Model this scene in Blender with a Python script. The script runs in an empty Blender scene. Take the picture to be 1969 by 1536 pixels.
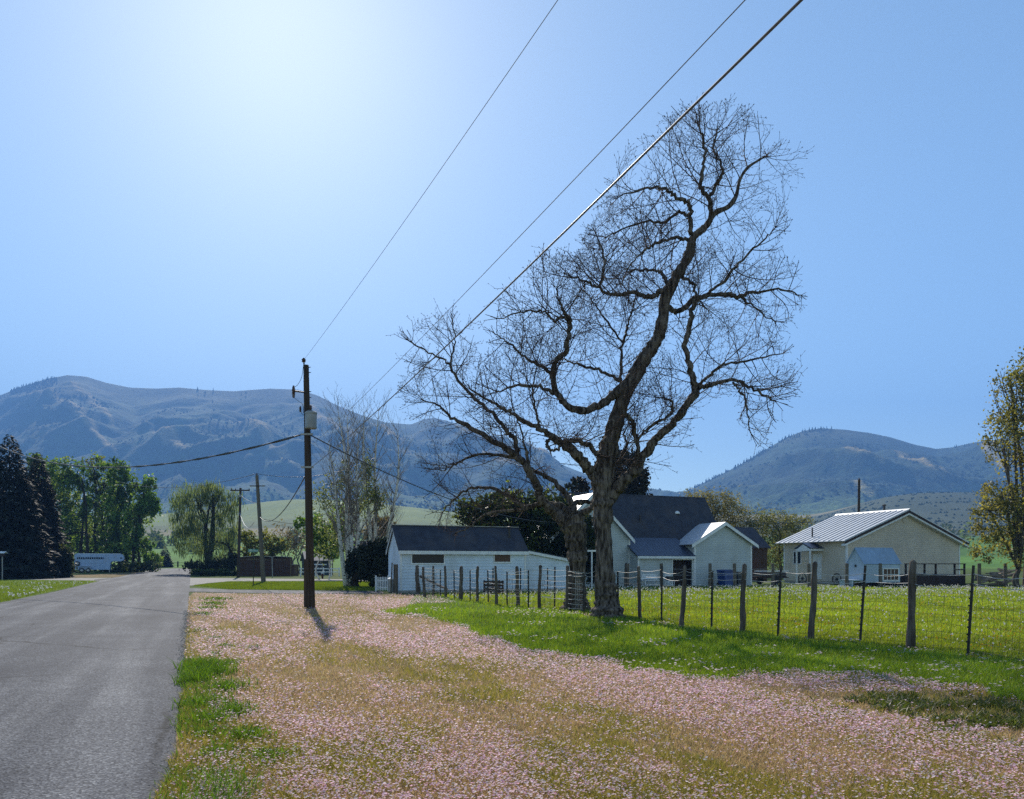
import bpy, bmesh, math, random
import numpy as np
from mathutils import Vector, Matrix, noise as mnoise

random.seed(7)
RNG = np.random.default_rng(11)
PI = math.pi
S = bpy.context.scene
COL = S.collection

# ------------------------------------------------------------------ survey of the place
# The camera stands at the origin, 1.55 m above the verge, looking along +Y.
F, CX, HY, H = 1500.0, 984.5, 1085.0, 1.55


def at(px, py, Y):
    return Vector(((px - CX) / F * Y, Y, H + (HY - py) / F * Y))


def gnd(px, py):
    Y = F * H / (py - HY)
    return Vector(((px - CX) / F * Y, Y, 0.0))


def gx(px, Y):
    return Vector(((px - CX) / F * Y, Y, 0.0))


def gz_flat(Y):
    if Y < 90: return 0.0
    return float(np.interp(Y, [90, 220, 320, 600, 1000, 1700, 2600], [0, 1.0, 5.5, 24, 52, 108, 150]))


def gz(x, Y):
    z = gz_flat(Y)
    if Y < 300: return z
    u = x / Y
    z += 34 * math.exp(-((Y - 1350) / 330) ** 2 - ((u + 0.25) / 0.16) ** 2)
    z += 46 * math.exp(-((Y - 1250) / 330) ** 2) * (0.5 + 0.5 * math.tanh((u - 0.44) * 16))
    z += mnoise.noise(Vector((x / 160, Y / 160, 3))) * 4.0 * min(1, (Y - 300) / 500)
    return z


TH = math.atan(0.411)             # the street grid is turned by this much
UX, UY = math.cos(TH), math.sin(TH)

# ------------------------------------------------------------------ helpers


class MB:
    """collects plain geometry for ONE mesh object"""
    def __init__(s):
        s.v, s.f = [], []

    def quad(s, *p):
        i = len(s.v); s.v += [tuple(q) for q in p]; s.f.append(tuple(range(i, i + len(p)))); return s

    def box(s, x0, x1, y0, y1, z0, z1):
        i = len(s.v)
        s.v += [(x0, y0, z0), (x1, y0, z0), (x1, y1, z0), (x0, y1, z0), (x0, y0, z1), (x1, y0, z1), (x1, y1, z1), (x0, y1, z1)]
        s.f += [tuple(i + k for k in q) for q in ((0, 3, 2, 1), (4, 5, 6, 7), (0, 1, 5, 4), (1, 2, 6, 5), (2, 3, 7, 6), (3, 0, 4, 7))]
        return s

    def prism(s, pts, a, b, axis='y'):
        """outline pts (two coords) extruded from a to b along axis"""
        n, i = len(pts), len(s.v)
        for t in (a, b):
            for p in pts:
                s.v.append({'y': (p[0], t, p[1]), 'x': (t, p[0], p[1]), 'z': (p[0], p[1], t)}[axis])
        s.f.append(tuple(i + k for k in range(n))); s.f.append(tuple(i + n + k for k in reversed(range(n))))
        for k in range(n):
            l = (k + 1) % n
            s.f.append((i + k, i + n + k, i + n + l, i + l))
        return s

    def slab(s, a, b, c, d, t):
        """a thick sheet: quad a b c d, t thick along its normal, downwards"""
        a, b, c, d = map(Vector, (a, b, c, d))
        n = (b - a).cross(d - a).normalized()
        if n.z < 0: n = -n
        i = len(s.v)
        s.v += [tuple(q) for q in (a, b, c, d)] + [tuple(q - n * t) for q in (a, b, c, d)]
        s.f += [tuple(i + k for k in q) for q in ((0, 1, 2, 3), (7, 6, 5, 4), (0, 4, 5, 1), (1, 5, 6, 2), (2, 6, 7, 3), (3, 7, 4, 0))]
        return s

    def tube(s, pts, rad, n=8, cap=True):
        pts = [Vector(p) for p in pts]
        if not hasattr(rad, '__len__'): rad = [rad] * len(pts)
        base, ref = len(s.v), None
        for k, p in enumerate(pts):
            d = (pts[min(k + 1, len(pts) - 1)] - pts[max(k - 1, 0)])
            d = d.normalized() if d.length > 1e-9 else Vector((0, 0, 1))
            if ref is None:
                ref = Vector((1, 0, 0)) if abs(d.x) < 0.8 else Vector((0, 1, 0))
            a = (ref - d * ref.dot(d)).normalized(); ref = a
            b = d.cross(a)
            for j in range(n):
                t = 2 * PI * j / n
                s.v.append(tuple(p + (a * math.cos(t) + b * math.sin(t)) * rad[k]))
        for k in range(len(pts) - 1):
            for j in range(n):
                l = (j + 1) % n
                s.f.append((base + k * n + j, base + k * n + l, base + (k + 1) * n + l, base + (k + 1) * n + j))
        if cap:
            s.f.append(tuple(base + j for j in reversed(range(n))))
            s.f.append(tuple(base + (len(pts) - 1) * n + j for j in range(n)))
        return s

    def lathe(s, prof, c=(0, 0, 0), n=16):
        return s.tube([(c[0], c[1], c[2] + z) for r, z in prof], [max(r, 1e-4) for r, z in prof], n)

    def mesh(s, name):
        me = bpy.data.meshes.new(name); me.from_pydata(s.v, [], s.f); me.update(); return me

    def build(s, name, mat, parent=None, world=False, smooth=False):
        me = s.mesh(name)
        o = bpy.data.objects.new(name, me); COL.objects.link(o)
        me.materials.append(mat)
        if smooth:
            me.polygons.foreach_set('use_smooth', [True] * len(me.polygons))
        if parent is not None:
            o.parent = parent
            if world: o.matrix_parent_inverse = wmat(parent).inverted()
        return o


def wmat(o):
    m = o.matrix_basis.copy()
    if o.parent: m = wmat(o.parent) @ o.matrix_parent_inverse @ m
    return m


def np_obj(name, V, Fc, mat, tint=None, parent=None, smooth=False):
    """mesh straight from arrays: V (n,3), Fc (m,k); tint (n,3) per vertex"""
    V = np.ascontiguousarray(V, dtype=np.float32); Fc = np.ascontiguousarray(Fc, dtype=np.int32)
    me = bpy.data.meshes.new(name)
    m, k = Fc.shape
    me.vertices.add(len(V)); me.vertices.foreach_set('co', V.ravel())
    me.loops.add(m * k); me.loops.foreach_set('vertex_index', Fc.ravel())
    me.polygons.add(m); me.polygons.foreach_set('loop_start', np.arange(0, m * k, k, dtype=np.int32))
    me.polygons.foreach_set('loop_total', np.full(m, k, dtype=np.int32))
    if smooth: me.polygons.foreach_set('use_smooth', np.ones(m, dtype=bool))
    if tint is not None:
        at_ = me.color_attributes.new('tint', 'FLOAT_COLOR', 'POINT')
        c = np.ones((len(V), 4), dtype=np.float32); c[:, :3] = tint
        at_.data.foreach_set('color', c.ravel())
    me.update(calc_edges=True); me.validate()
    me.materials.append(mat)
    o = bpy.data.objects.new(name, me); COL.objects.link(o)
    if parent is not None:
        o.parent = parent
        o.matrix_parent_inverse = wmat(parent).inverted()
    return o


def tag(o, label=None, cat=None, group=None, kind=None):
    if label: o['label'] = label
    if cat: o['category'] = cat
    if group: o['group'] = group
    if kind: o['kind'] = kind
    return o


def thing(name, label, cat, loc=(0, 0, 0), rz=0.0, group=None):
    o = bpy.data.objects.new(name, None); COL.objects.link(o)
    o.location = loc; o.rotation_euler = (0, 0, rz); o.empty_display_size = 0.3
    return tag(o, label, cat, group)


# ------------------------------------------------------------------ materials
def new_mat(name):
    m = bpy.data.materials.new(name); m.use_nodes = True
    nt = m.node_tree; nt.nodes.clear()
    out = nt.nodes.new('ShaderNodeOutputMaterial')
    return m, nt, out


def N(nt, t, **kw):
    n = nt.nodes.new(t)
    for k, v in kw.items():
        if k in ('operation', 'blend_type', 'data_type', 'wave_type', 'bands_direction', 'attribute_name', 'noise_dimensions', 'feature', 'wave_profile'):
            setattr(n, k, v)
        else:
            n.inputs[k].default_value = v
    return n


def coords(nt, sc=(1, 1, 1)):
    tc = nt.nodes.new('ShaderNodeTexCoord')
    mp = nt.nodes.new('ShaderNodeMapping'); mp.inputs['Scale'].default_value = sc
    nt.links.new(tc.outputs['Object'], mp.inputs['Vector'])
    return mp.outputs[0]


def ramp(nt, fac, stops):
    r = nt.nodes.new('ShaderNodeValToRGB')
    e = r.color_ramp.elements
    while len(e) > 1: e.remove(e[-1])
    for i, (p, c) in enumerate(stops):
        el = e[0] if i == 0 else e.new(p)
        el.position = p; el.color = (*c, 1)
    nt.links.new(fac, r.inputs[0])
    return r.outputs[0]


def surf(name, a, b=None, scale=4.0, rough=0.8, bump=0.0, bscale=None, stretch=(1, 1, 1), metallic=0.0, spec=0.4, detail=6.0, lo=0.35, hi=0.65, siding=None, dirt=None):
    """general procedural surface: two colours mixed by noise, with relief"""
    b = b or tuple(x * 0.75 for x in a)
    m, nt, out = new_mat(name)
    p = nt.nodes.new('ShaderNodeBsdfPrincipled')
    p.inputs['Roughness'].default_value = rough; p.inputs['Metallic'].default_value = metallic
    p.inputs['Specular IOR Level'].default_value = spec
    vec = coords(nt, stretch)
    nz = N(nt, 'ShaderNodeTexNoise', Scale=scale, Detail=detail, Roughness=0.6)
    nt.links.new(vec, nz.inputs['Vector'])
    c = ramp(nt, nz.outputs['Fac'], [(lo, a), (hi, b)])
    if dirt:
        n2 = N(nt, 'ShaderNodeTexNoise', Scale=dirt[1], Detail=4.0); nt.links.new(coords(nt, (1, 1, 0.35)), n2.inputs['Vector'])
        f2 = ramp(nt, n2.outputs['Fac'], [(0.45, (0, 0, 0)), (0.75, (dirt[2],) * 3)])
        mx = nt.nodes.new('ShaderNodeMixRGB'); nt.links.new(f2, mx.inputs[0]); nt.links.new(c, mx.inputs[1]); mx.inputs[2].default_value = (*dirt[0], 1)
        c = mx.outputs[0]
    nt.links.new(c, p.inputs['Base Color'])
    last = None
    if bump:
        nb = N(nt, 'ShaderNodeTexNoise', Scale=bscale or scale * 4, Detail=5.0); nt.links.new(vec, nb.inputs['Vector'])
        bp = N(nt, 'ShaderNodeBump', Strength=1.0, Distance=bump); nt.links.new(nb.outputs['Fac'], bp.inputs['Height'])
        last = bp.outputs[0]
    if siding:                                     # ('Z', boards per metre, depth)
        sp = nt.nodes.new('ShaderNodeSeparateXYZ'); nt.links.new(coords(nt), sp.inputs[0])
        mul = N(nt, 'ShaderNodeMath', operation='MULTIPLY'); nt.links.new(sp.outputs[siding[0]], mul.inputs[0]); mul.inputs[1].default_value = siding[1]
        fr = N(nt, 'ShaderNodeMath', operation='FRACT'); nt.links.new(mul.outputs[0], fr.inputs[0])
        pw = N(nt, 'ShaderNodeMath', operation='POWER'); nt.links.new(fr.outputs[0], pw.inputs[0]); pw.inputs[1].default_value = siding[3] if len(siding) > 3 else 1.0
        b2 = N(nt, 'ShaderNodeBump', Strength=1.0, Distance=siding[2]); b2.invert = True
        nt.links.new(pw.outputs[0], b2.inputs['Height'])
        if last: nt.links.new(last, b2.inputs['Normal'])
        last = b2.outputs[0]
    if last: nt.links.new(last, p.inputs['Normal'])
    nt.links.new(p.outputs[0], out.inputs[0])
    return m


def leafmat(name, trans=0.45, rough=0.55, spec=0.3, tcol=(1.15, 1.1, 0.6)):
    """leaf or blade with its own colour per leaf; the sun shines through it"""
    m, nt, out = new_mat(name)
    a = N(nt, 'ShaderNodeAttribute', attribute_name='tint')
    p = nt.nodes.new('ShaderNodeBsdfPrincipled'); p.inputs['Roughness'].default_value = rough
    p.inputs['Specular IOR Level'].default_value = spec
    t = nt.nodes.new('ShaderNodeBsdfTranslucent')
    mu = N(nt, 'ShaderNodeMixRGB', blend_type='MULTIPLY'); mu.inputs[0].default_value = 1; mu.inputs[2].default_value = (*tcol, 1)
    nt.links.new(a.outputs['Color'], p.inputs['Base Color']); nt.links.new(a.outputs['Color'], mu.inputs[1])
    nt.links.new(mu.outputs[0], t.inputs['Color'])
    mix = nt.nodes.new('ShaderNodeMixShader'); mix.inputs[0].default_value = trans
    nt.links.new(p.outputs[0], mix.inputs[1]); nt.links.new(t.outputs[0], mix.inputs[2])
    nt.links.new(mix.outputs[0], out.inputs[0])
    return m


def glassmat(name, col=(0.02, 0.025, 0.03), rough=0.05):
    m, nt, out = new_mat(name)
    p = nt.nodes.new('ShaderNodeBsdfPrincipled'); p.inputs['Base Color'].default_value = (*col, 1)
    nz = N(nt, 'ShaderNodeTexNoise', Scale=1.5, Detail=2.0); nt.links.new(coords(nt), nz.inputs['Vector'])
    bp = N(nt, 'ShaderNodeBump', Strength=0.15, Distance=0.02); nt.links.new(nz.outputs['Fac'], bp.inputs['Height']); nt.links.new(bp.outputs[0], p.inputs['Normal'])
    p.inputs['Roughness'].default_value = rough; p.inputs['Specular IOR Level'].default_value = 0.07
    nt.links.new(p.outputs[0], out.inputs[0]); return m


M = {}
M['bark'] = surf('furrowed_bark', (0.028, 0.022, 0.018), (0.20, 0.165, 0.14), scale=13, stretch=(1, 1, 0.16), bump=0.07, bscale=13, rough=0.95, spec=0.1, lo=0.40, hi=0.66)
M['twig'] = surf('twig_bark', (0.04, 0.028, 0.024), (0.09, 0.06, 0.05), scale=3, rough=0.9, spec=0.15)
M['birch'] = surf('white_birch_bark', (0.62, 0.58, 0.52), (0.22, 0.19, 0.16), scale=6, stretch=(1, 1, 1.6), lo=0.45, hi=0.72, rough=0.85, spec=0.1)
M['greytwig'] = surf('grey_twig_bark', (0.24, 0.205, 0.18), (0.14, 0.115, 0.10), scale=3, rough=0.9, spec=0.1)
M['darkbark'] = surf('dark_bark', (0.045, 0.035, 0.028), (0.025, 0.02, 0.016), scale=5, bump=0.03, rough=0.95, spec=0.1)
M['pole'] = surf('creosoted_pole_wood', (0.07, 0.05, 0.037), (0.035, 0.026, 0.02), scale=5, stretch=(3, 3, 0.15), bump=0.012, bscale=20, rough=0.9, spec=0.15)
M['polegrey'] = surf('weathered_grey_pole_wood', (0.16, 0.135, 0.11), (0.09, 0.075, 0.06), scale=5, stretch=(3, 3, 0.15), bump=0.01, bscale=20, rough=0.9, spec=0.1)
M['post'] = surf('weathered_post_wood', (0.15, 0.125, 0.105), (0.055, 0.044, 0.036), scale=7, stretch=(2, 2, 0.3), bump=0.02, bscale=14, rough=0.95, spec=0.1)
M['steel_post'] = surf('dark_steel_post', (0.018, 0.02, 0.018), (0.04, 0.03, 0.025), scale=8, rough=0.6, spec=0.3)
M['wire'] = surf('galvanised_wire', (0.30, 0.30, 0.30), (0.2, 0.19, 0.18), scale=10, rough=0.45, metallic=0.6)
M['meshwire'] = surf('rusty_mesh_wire', (0.06, 0.05, 0.042), (0.035, 0.027, 0.02), scale=10, rough=0.7)
M['rope'] = surf('white_wire_strand', (0.52, 0.51, 0.50), (0.36, 0.35, 0.34), scale=20, rough=0.6)
M['cable'] = surf('black_cable', (0.02, 0.02, 0.022), (0.035, 0.035, 0.035), scale=8, rough=0.5)
M['alucable'] = surf('weathered_aluminium_cable', (0.22, 0.22, 0.235), (0.17, 0.17, 0.18), scale=20, rough=0.75, spec=0.2)
M['commcable'] = surf('lashed_grey_cable', (0.16, 0.15, 0.15), (0.09, 0.085, 0.085), scale=9, rough=0.5, spec=0.5)
M['tank'] = surf('grey_transformer_paint', (0.30, 0.32, 0.34), (0.22, 0.24, 0.25), scale=4, rough=0.45, dirt=((0.12, 0.08, 0.05), 3, 0.4))
M['iron'] = surf('dark_iron', (0.03, 0.03, 0.032), (0.055, 0.045, 0.04), scale=9, rough=0.55, metallic=0.4)
M['porcelain'] = surf('brown_porcelain', (0.09, 0.045, 0.03), (0.05, 0.03, 0.02), scale=4, rough=0.25)
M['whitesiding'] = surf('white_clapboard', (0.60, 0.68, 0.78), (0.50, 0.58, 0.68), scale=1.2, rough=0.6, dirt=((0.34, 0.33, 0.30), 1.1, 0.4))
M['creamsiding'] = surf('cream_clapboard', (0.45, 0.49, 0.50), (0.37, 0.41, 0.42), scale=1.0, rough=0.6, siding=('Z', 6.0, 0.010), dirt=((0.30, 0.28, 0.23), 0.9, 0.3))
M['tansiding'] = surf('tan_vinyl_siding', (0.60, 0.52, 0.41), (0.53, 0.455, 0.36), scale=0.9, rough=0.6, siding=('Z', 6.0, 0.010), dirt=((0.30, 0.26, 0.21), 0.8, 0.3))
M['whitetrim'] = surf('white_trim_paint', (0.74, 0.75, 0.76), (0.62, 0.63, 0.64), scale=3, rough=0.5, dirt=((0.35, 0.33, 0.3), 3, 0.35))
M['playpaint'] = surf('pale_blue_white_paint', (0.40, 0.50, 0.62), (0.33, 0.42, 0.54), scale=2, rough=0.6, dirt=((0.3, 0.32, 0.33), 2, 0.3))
M['shingle'] = surf('dark_slate_shingles', (0.045, 0.05, 0.065), (0.028, 0.03, 0.042), scale=3, rough=0.85, bump=0.012, bscale=30, siding=('Z', 9.0, 0.02), spec=0.25, dirt=((0.09, 0.075, 0.07), 1.2, 0.5))
M['navy_and_shaded_metal'] = surf('blue_and_shaded_metal_roof', (0.045, 0.06, 0.10), (0.035, 0.045, 0.075), scale=2, rough=0.4, siding=('X', 4.0, 0.03, 8.0), spec=0.5)
M['pale_and_sunlit_metal'] = surf('pale_and_sunlit_seam_metal', (0.50, 0.52, 0.55), (0.43, 0.45, 0.48), scale=1.5, rough=0.45, metallic=0.25)  # own pale metal on the tan house; painted sun glare on the farm wings
M['glass'] = glassmat('window_glass')
M['brownglass'] = glassmat('curtained_window_glass', (0.09, 0.055, 0.04), 0.15)
M['darkinside'] = surf('unlit_interior_boards', (0.04, 0.026, 0.02), (0.025, 0.017, 0.014), scale=6, rough=0.9, siding=('X', 6, 0.01))
M['brownboard'] = surf('brown_weathered_boards', (0.066, 0.052, 0.045), (0.036, 0.029, 0.026), scale=5, stretch=(3, 3, 0.25), rough=0.95, siding=('X', 5.5, 0.03, 6.0), spec=0.1)
M['plankboard'] = surf('red_brown_planks', (0.10, 0.055, 0.038), (0.05, 0.03, 0.024), scale=5, stretch=(3, 3, 0.25), rough=0.95, siding=('X', 5.5, 0.03, 6.0), spec=0.1)
M['rustroof'] = surf('weathered_corrugated_roof', (0.42, 0.40, 0.37), (0.22, 0.17, 0.14), scale=2, rough=0.6, siding=('X', 9, 0.02))
M['darkwood'] = surf('dark_stained_wood', (0.05, 0.03, 0.024), (0.028, 0.018, 0.015), scale=8, stretch=(1, 1, 0.4), rough=0.85)
M['greyroof'] = surf('grey_asphalt_shingles', (0.22, 0.21, 0.20), (0.15, 0.14, 0.135), scale=4, rough=0.9, siding=('Z', 8, 0.015))
M['trailer'] = surf('pale_blue_grey_trailer_paint', (0.34, 0.46, 0.66), (0.28, 0.39, 0.58), scale=1.2, rough=0.4, siding=('Z', 2.2, 0.012, 9.0), dirt=((0.25, 0.22, 0.2), 1.5, 0.35))
M['rubber'] = surf('black_rubber', (0.016, 0.016, 0.017), (0.03, 0.028, 0.026), scale=8, rough=0.85)
M['hubmetal'] = surf('dull_rim_metal', (0.45, 0.45, 0.45), (0.3, 0.29, 0.28), scale=5, rough=0.4, metallic=0.7)
M['bluebin'] = surf('blue_plastic', (0.02, 0.06, 0.22), (0.016, 0.045, 0.16), scale=3, rough=0.4)
M['blackbin'] = surf('dark_plastic', (0.02, 0.022, 0.025), (0.035, 0.035, 0.035), scale=3, rough=0.45)
M['concrete'] = surf('concrete', (0.34, 0.32, 0.29), (0.25, 0.235, 0.21), scale=3, rough=0.9, bump=0.006)
M['playroof'] = surf('pale_blue_roof_paint', (0.26, 0.36, 0.50), (0.21, 0.30, 0.43), scale=2, rough=0.6, dirt=((0.2, 0.22, 0.24), 2, 0.3))
M['signgreen'] = surf('green_sign_sheeting', (0.0, 0.16, 0.12), (0.0, 0.13, 0.10), scale=4, rough=0.35)
M['signwhite'] = surf('white_sign_lettering', (0.8, 0.82, 0.82), (0.72, 0.74, 0.74), scale=4, rough=0.4)
M['log'] = surf('cut_log_wood', (0.30, 0.24, 0.18), (0.16, 0.12, 0.09), scale=5, stretch=(1, 1, 1), rough=0.9)
M['galvpost'] = surf('galvanised_post', (0.32, 0.32, 0.31), (0.22, 0.21, 0.2), scale=6, rough=0.5, metallic=0.5)
M['leaf'] = leafmat('green_leaves', trans=0.58)
M['scrub'] = surf('dark_scrub', (0.022, 0.034, 0.018), (0.014, 0.022, 0.012), scale=0.02, rough=1.0, spec=0.0)
M['needle'] = leafmat('dark_needles', trans=0.10, rough=0.7, spec=0.15, tcol=(1, 1, 0.8))
M['blade'] = leafmat('grass_blades', trans=0.5, rough=0.5, spec=0.35, tcol=(1.2, 1.15, 0.45))
M['drygrass'] = leafmat('dry_grass_blades', trans=0.40, rough=0.7, spec=0.2, tcol=(1.1, 1.0, 0.8))
M['petal'] = leafmat('flower_petals', trans=0.6, rough=0.6, spec=0.2, tcol=(1.05, 0.95, 1.05))
M['fluff'] = leafmat('seed_head_fluff', trans=0.5, rough=0.9, spec=0.05, tcol=(1, 1, 1))

# ------------------------------------------------------------------ camera, sun, sky, air
cam = bpy.data.cameras.new('camera'); co = bpy.data.objects.new('camera', cam); COL.objects.link(co)
cam.sensor_fit = 'HORIZONTAL'; cam.sensor_width = 36.0; cam.lens = 36.0 * F / 1969.0
cam.shift_y = (HY - 768.0) / 1969.0; cam.shift_x = 0.0
cam.clip_start = 0.05; cam.clip_end = 30000
co.location = (0, 0, H); co.rotation_euler = (PI / 2, 0, 0)
S.camera = co

SUN = Vector((-0.303, 1.0, 0.737)).normalized()
SEL = math.asin(SUN.z); SAZ = math.atan2(SUN.x, SUN.y)
sl = bpy.data.lights.new('sun', 'SUN'); so = bpy.data.objects.new('sun', sl); COL.objects.link(so)
sl.energy = 4.8; sl.angle = math.radians(0.53); sl.color = (1.0, 0.93, 0.82)
so.rotation_euler = SUN.to_track_quat('Z', 'Y').to_euler(); so.location = SUN * 300

W = bpy.data.worlds.new('World'); S.world = W; W.use_nodes = True
wn = W.node_tree; wn.nodes.clear()
wo = wn.nodes.new('ShaderNodeOutputWorld'); bg = wn.nodes.new('ShaderNodeBackground')
sky = wn.nodes.new('ShaderNodeTexSky'); sky.sky_type = 'NISHITA'; sky.sun_disc = False
sky.sun_elevation = SEL; sky.sun_rotation = SAZ
sky.altitude = 1600; sky.air_density = 1.0; sky.dust_density = 0.9; sky.ozone_density = 1.0
bg.inputs['Strength'].default_value = 0.093
tn = wn.nodes.new('ShaderNodeMixRGB'); tn.blend_type = 'MULTIPLY'; tn.inputs[0].default_value = 1; tn.inputs[2].default_value = (0.96, 1.02, 0.93, 1)
wn.links.new(sky.outputs[0], tn.inputs[1]); wn.links.new(tn.outputs[0], bg.inputs['Color']); wn.links.new(bg.outputs[0], wo.inputs[0])

vs = S.view_settings; vs.view_transform = 'Standard'; vs.look = 'None'; vs.gamma = 1.0; vs.exposure = 1.12
S.display_settings.display_device = 'sRGB'
S.render.engine = 'CYCLES'
cy = S.cycles
cy.use_denoising = False
try:
    cy.denoiser = 'OPENIMAGEDENOISE'; cy.denoising_prefilter = 'ACCURATE'; cy.denoising_input_passes = 'RGB_ALBEDO_NORMAL'
except Exception: pass
cy.max_bounces = 6; cy.diffuse_bounces = 3; cy.glossy_bounces = 2; cy.transmission_bounces = 4
cy.transparent_max_bounces = 8; cy.volume_bounces = 0; cy.caustics_reflective = False; cy.caustics_refractive = False
cy.sample_clamp_indirect = 8.0; cy.use_adaptive_sampling = True; cy.adaptive_threshold = 0.004
S.render.film_transparent = False

HAZE_DENSITY = 2.5e-4
hz = MB().box(-5200, 5200, -300, 6000, -1.0, 1250)
m_, nt_, out_ = new_mat('pale_blue_air')
pv = nt_.nodes.new('ShaderNodeVolumePrincipled')
pv.inputs['Color'].default_value = (0.20, 0.45, 1.0, 1); pv.inputs['Density'].default_value = HAZE_DENSITY; pv.inputs['Anisotropy'].default_value = 0.0
nt_.links.new(pv.outputs[0], out_.inputs['Volume'])
haze = hz.build('haze', m_); tag(haze, 'thin blue haze lying over the valley and hills', 'haze', kind='stuff')

# ------------------------------------------------------------------ ground
rows = [-140, -60, -20, -5, 0, 3, 6, 9, 12, 16, 20, 25, 30, 40, 50, 60, 75, 90, 100, 115, 130, 150, 175, 200, 220, 250, 280, 320]
rows += list(np.linspace(350, 3200, 110))
us = np.linspace(-1.25, 1.25, 150)
gv, gc = [], []
for Y in rows:
    w = max(130.0, abs(Y))
    for u in us:
        x = u * w
        gv.append((x, Y, gz(x, Y) if Y > 0 else 0.0))
        uu = x / max(Y, 1.0)
        near = np.array((0.055, 0.085, 0.016)); field = np.array((0.075, 0.165, 0.022)); sage = np.array((0.055, 0.07, 0.036)); tan = np.array((0.16, 0.145, 0.075)); hill = np.array((0.15, 0.19, 0.035))
        if Y < 230: c = near + (field - near) * np.clip((Y - 120) / 100, 0, 1)
        elif Y < 560: c = field * (1.12 if int((Y + 60 * uu) / 85) % 2 else 0.88)
        elif Y < 760: c = tan if uu < -0.1 else sage
        else:
            k = 1 / (1 + math.exp((uu - 0.12) * 14)) * math.exp(-((Y - 1250) / 360) ** 2)
            c = sage + (hill - sage) * min(1, k * 1.3)
            if uu > 0.2 and Y > 1240: c = tan * 1.15
        gc.append(c)
nr, nc = len(rows), len(us)
idx = np.arange(nr * nc).reshape(nr, nc)
gf = np.stack([idx[:-1, :-1], idx[:-1, 1:], idx[1:, 1:], idx[1:, :-1]], -1).reshape(-1, 4)


def groundmat(name, noise_sets, rough=1.0, bump=0.02, bscale=30, spec=0.1):
    """tint attribute modulated by real patchiness of the cover"""
    m, nt, out = new_mat(name)
    a = N(nt, 'ShaderNodeAttribute', attribute_name='tint')
    c = a.outputs['Color']
    for sc, st, lo, hi in noise_sets:
        nz = N(nt, 'ShaderNodeTexNoise', Scale=sc, Detail=8.0, Roughness=0.65); nt.links.new(coords(nt, st), nz.inputs['Vector'])
        r = ramp(nt, nz.outputs['Fac'], [(0.3, lo), (0.7, hi)])
        mu = N(nt, 'ShaderNodeMixRGB', blend_type='MULTIPLY'); mu.inputs[0].default_value = 1
        nt.links.new(c, mu.inputs[1]); nt.links.new(r, mu.inputs[2]); c = mu.outputs[0]
    p = nt.nodes.new('ShaderNodeBsdfPrincipled'); p.inputs['Roughness'].default_value = rough; p.inputs['Specular IOR Level'].default_value = spec
    nt.links.new(c, p.inputs['Base Color'])
    nb = N(nt, 'ShaderNodeTexNoise', Scale=bscale, Detail=6.0); nt.links.new(coords(nt), nb.inputs['Vector'])
    bp = N(nt, 'ShaderNodeBump', Strength=1.0, Distance=bump); nt.links.new(nb.outputs['Fac'], bp.inputs['Height']); nt.links.new(bp.outputs[0], p.inputs['Normal'])
    nt.links.new(p.outputs[0], out.inputs[0]); return m


gm = groundmat('valley_ground', [(0.02, (1, 0.4, 1), (0.7, 0.75, 0.7), (1.3, 1.2, 1.2)), (0.25, (1, 1, 1), (0.7, 0.7, 0.7), (1.3, 1.3, 1.3)), (3.0, (1, 1, 1), (0.75, 0.75, 0.75), (1.25, 1.25, 1.25))], bump=0.03)
ground = np_obj('ground', np.array(gv), gf, gm, tint=np.array(gc), smooth=True)
tag(ground, 'green valley floor of lawns and rising fields', 'ground', kind='structure')

# ------------------------------------------------------------------ mountains


def crest(pts):
    xs = [p[0] for p in pts]; ys = [p[1] for p in pts]
    return lambda px: float(np.interp(px, xs, ys))


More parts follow.
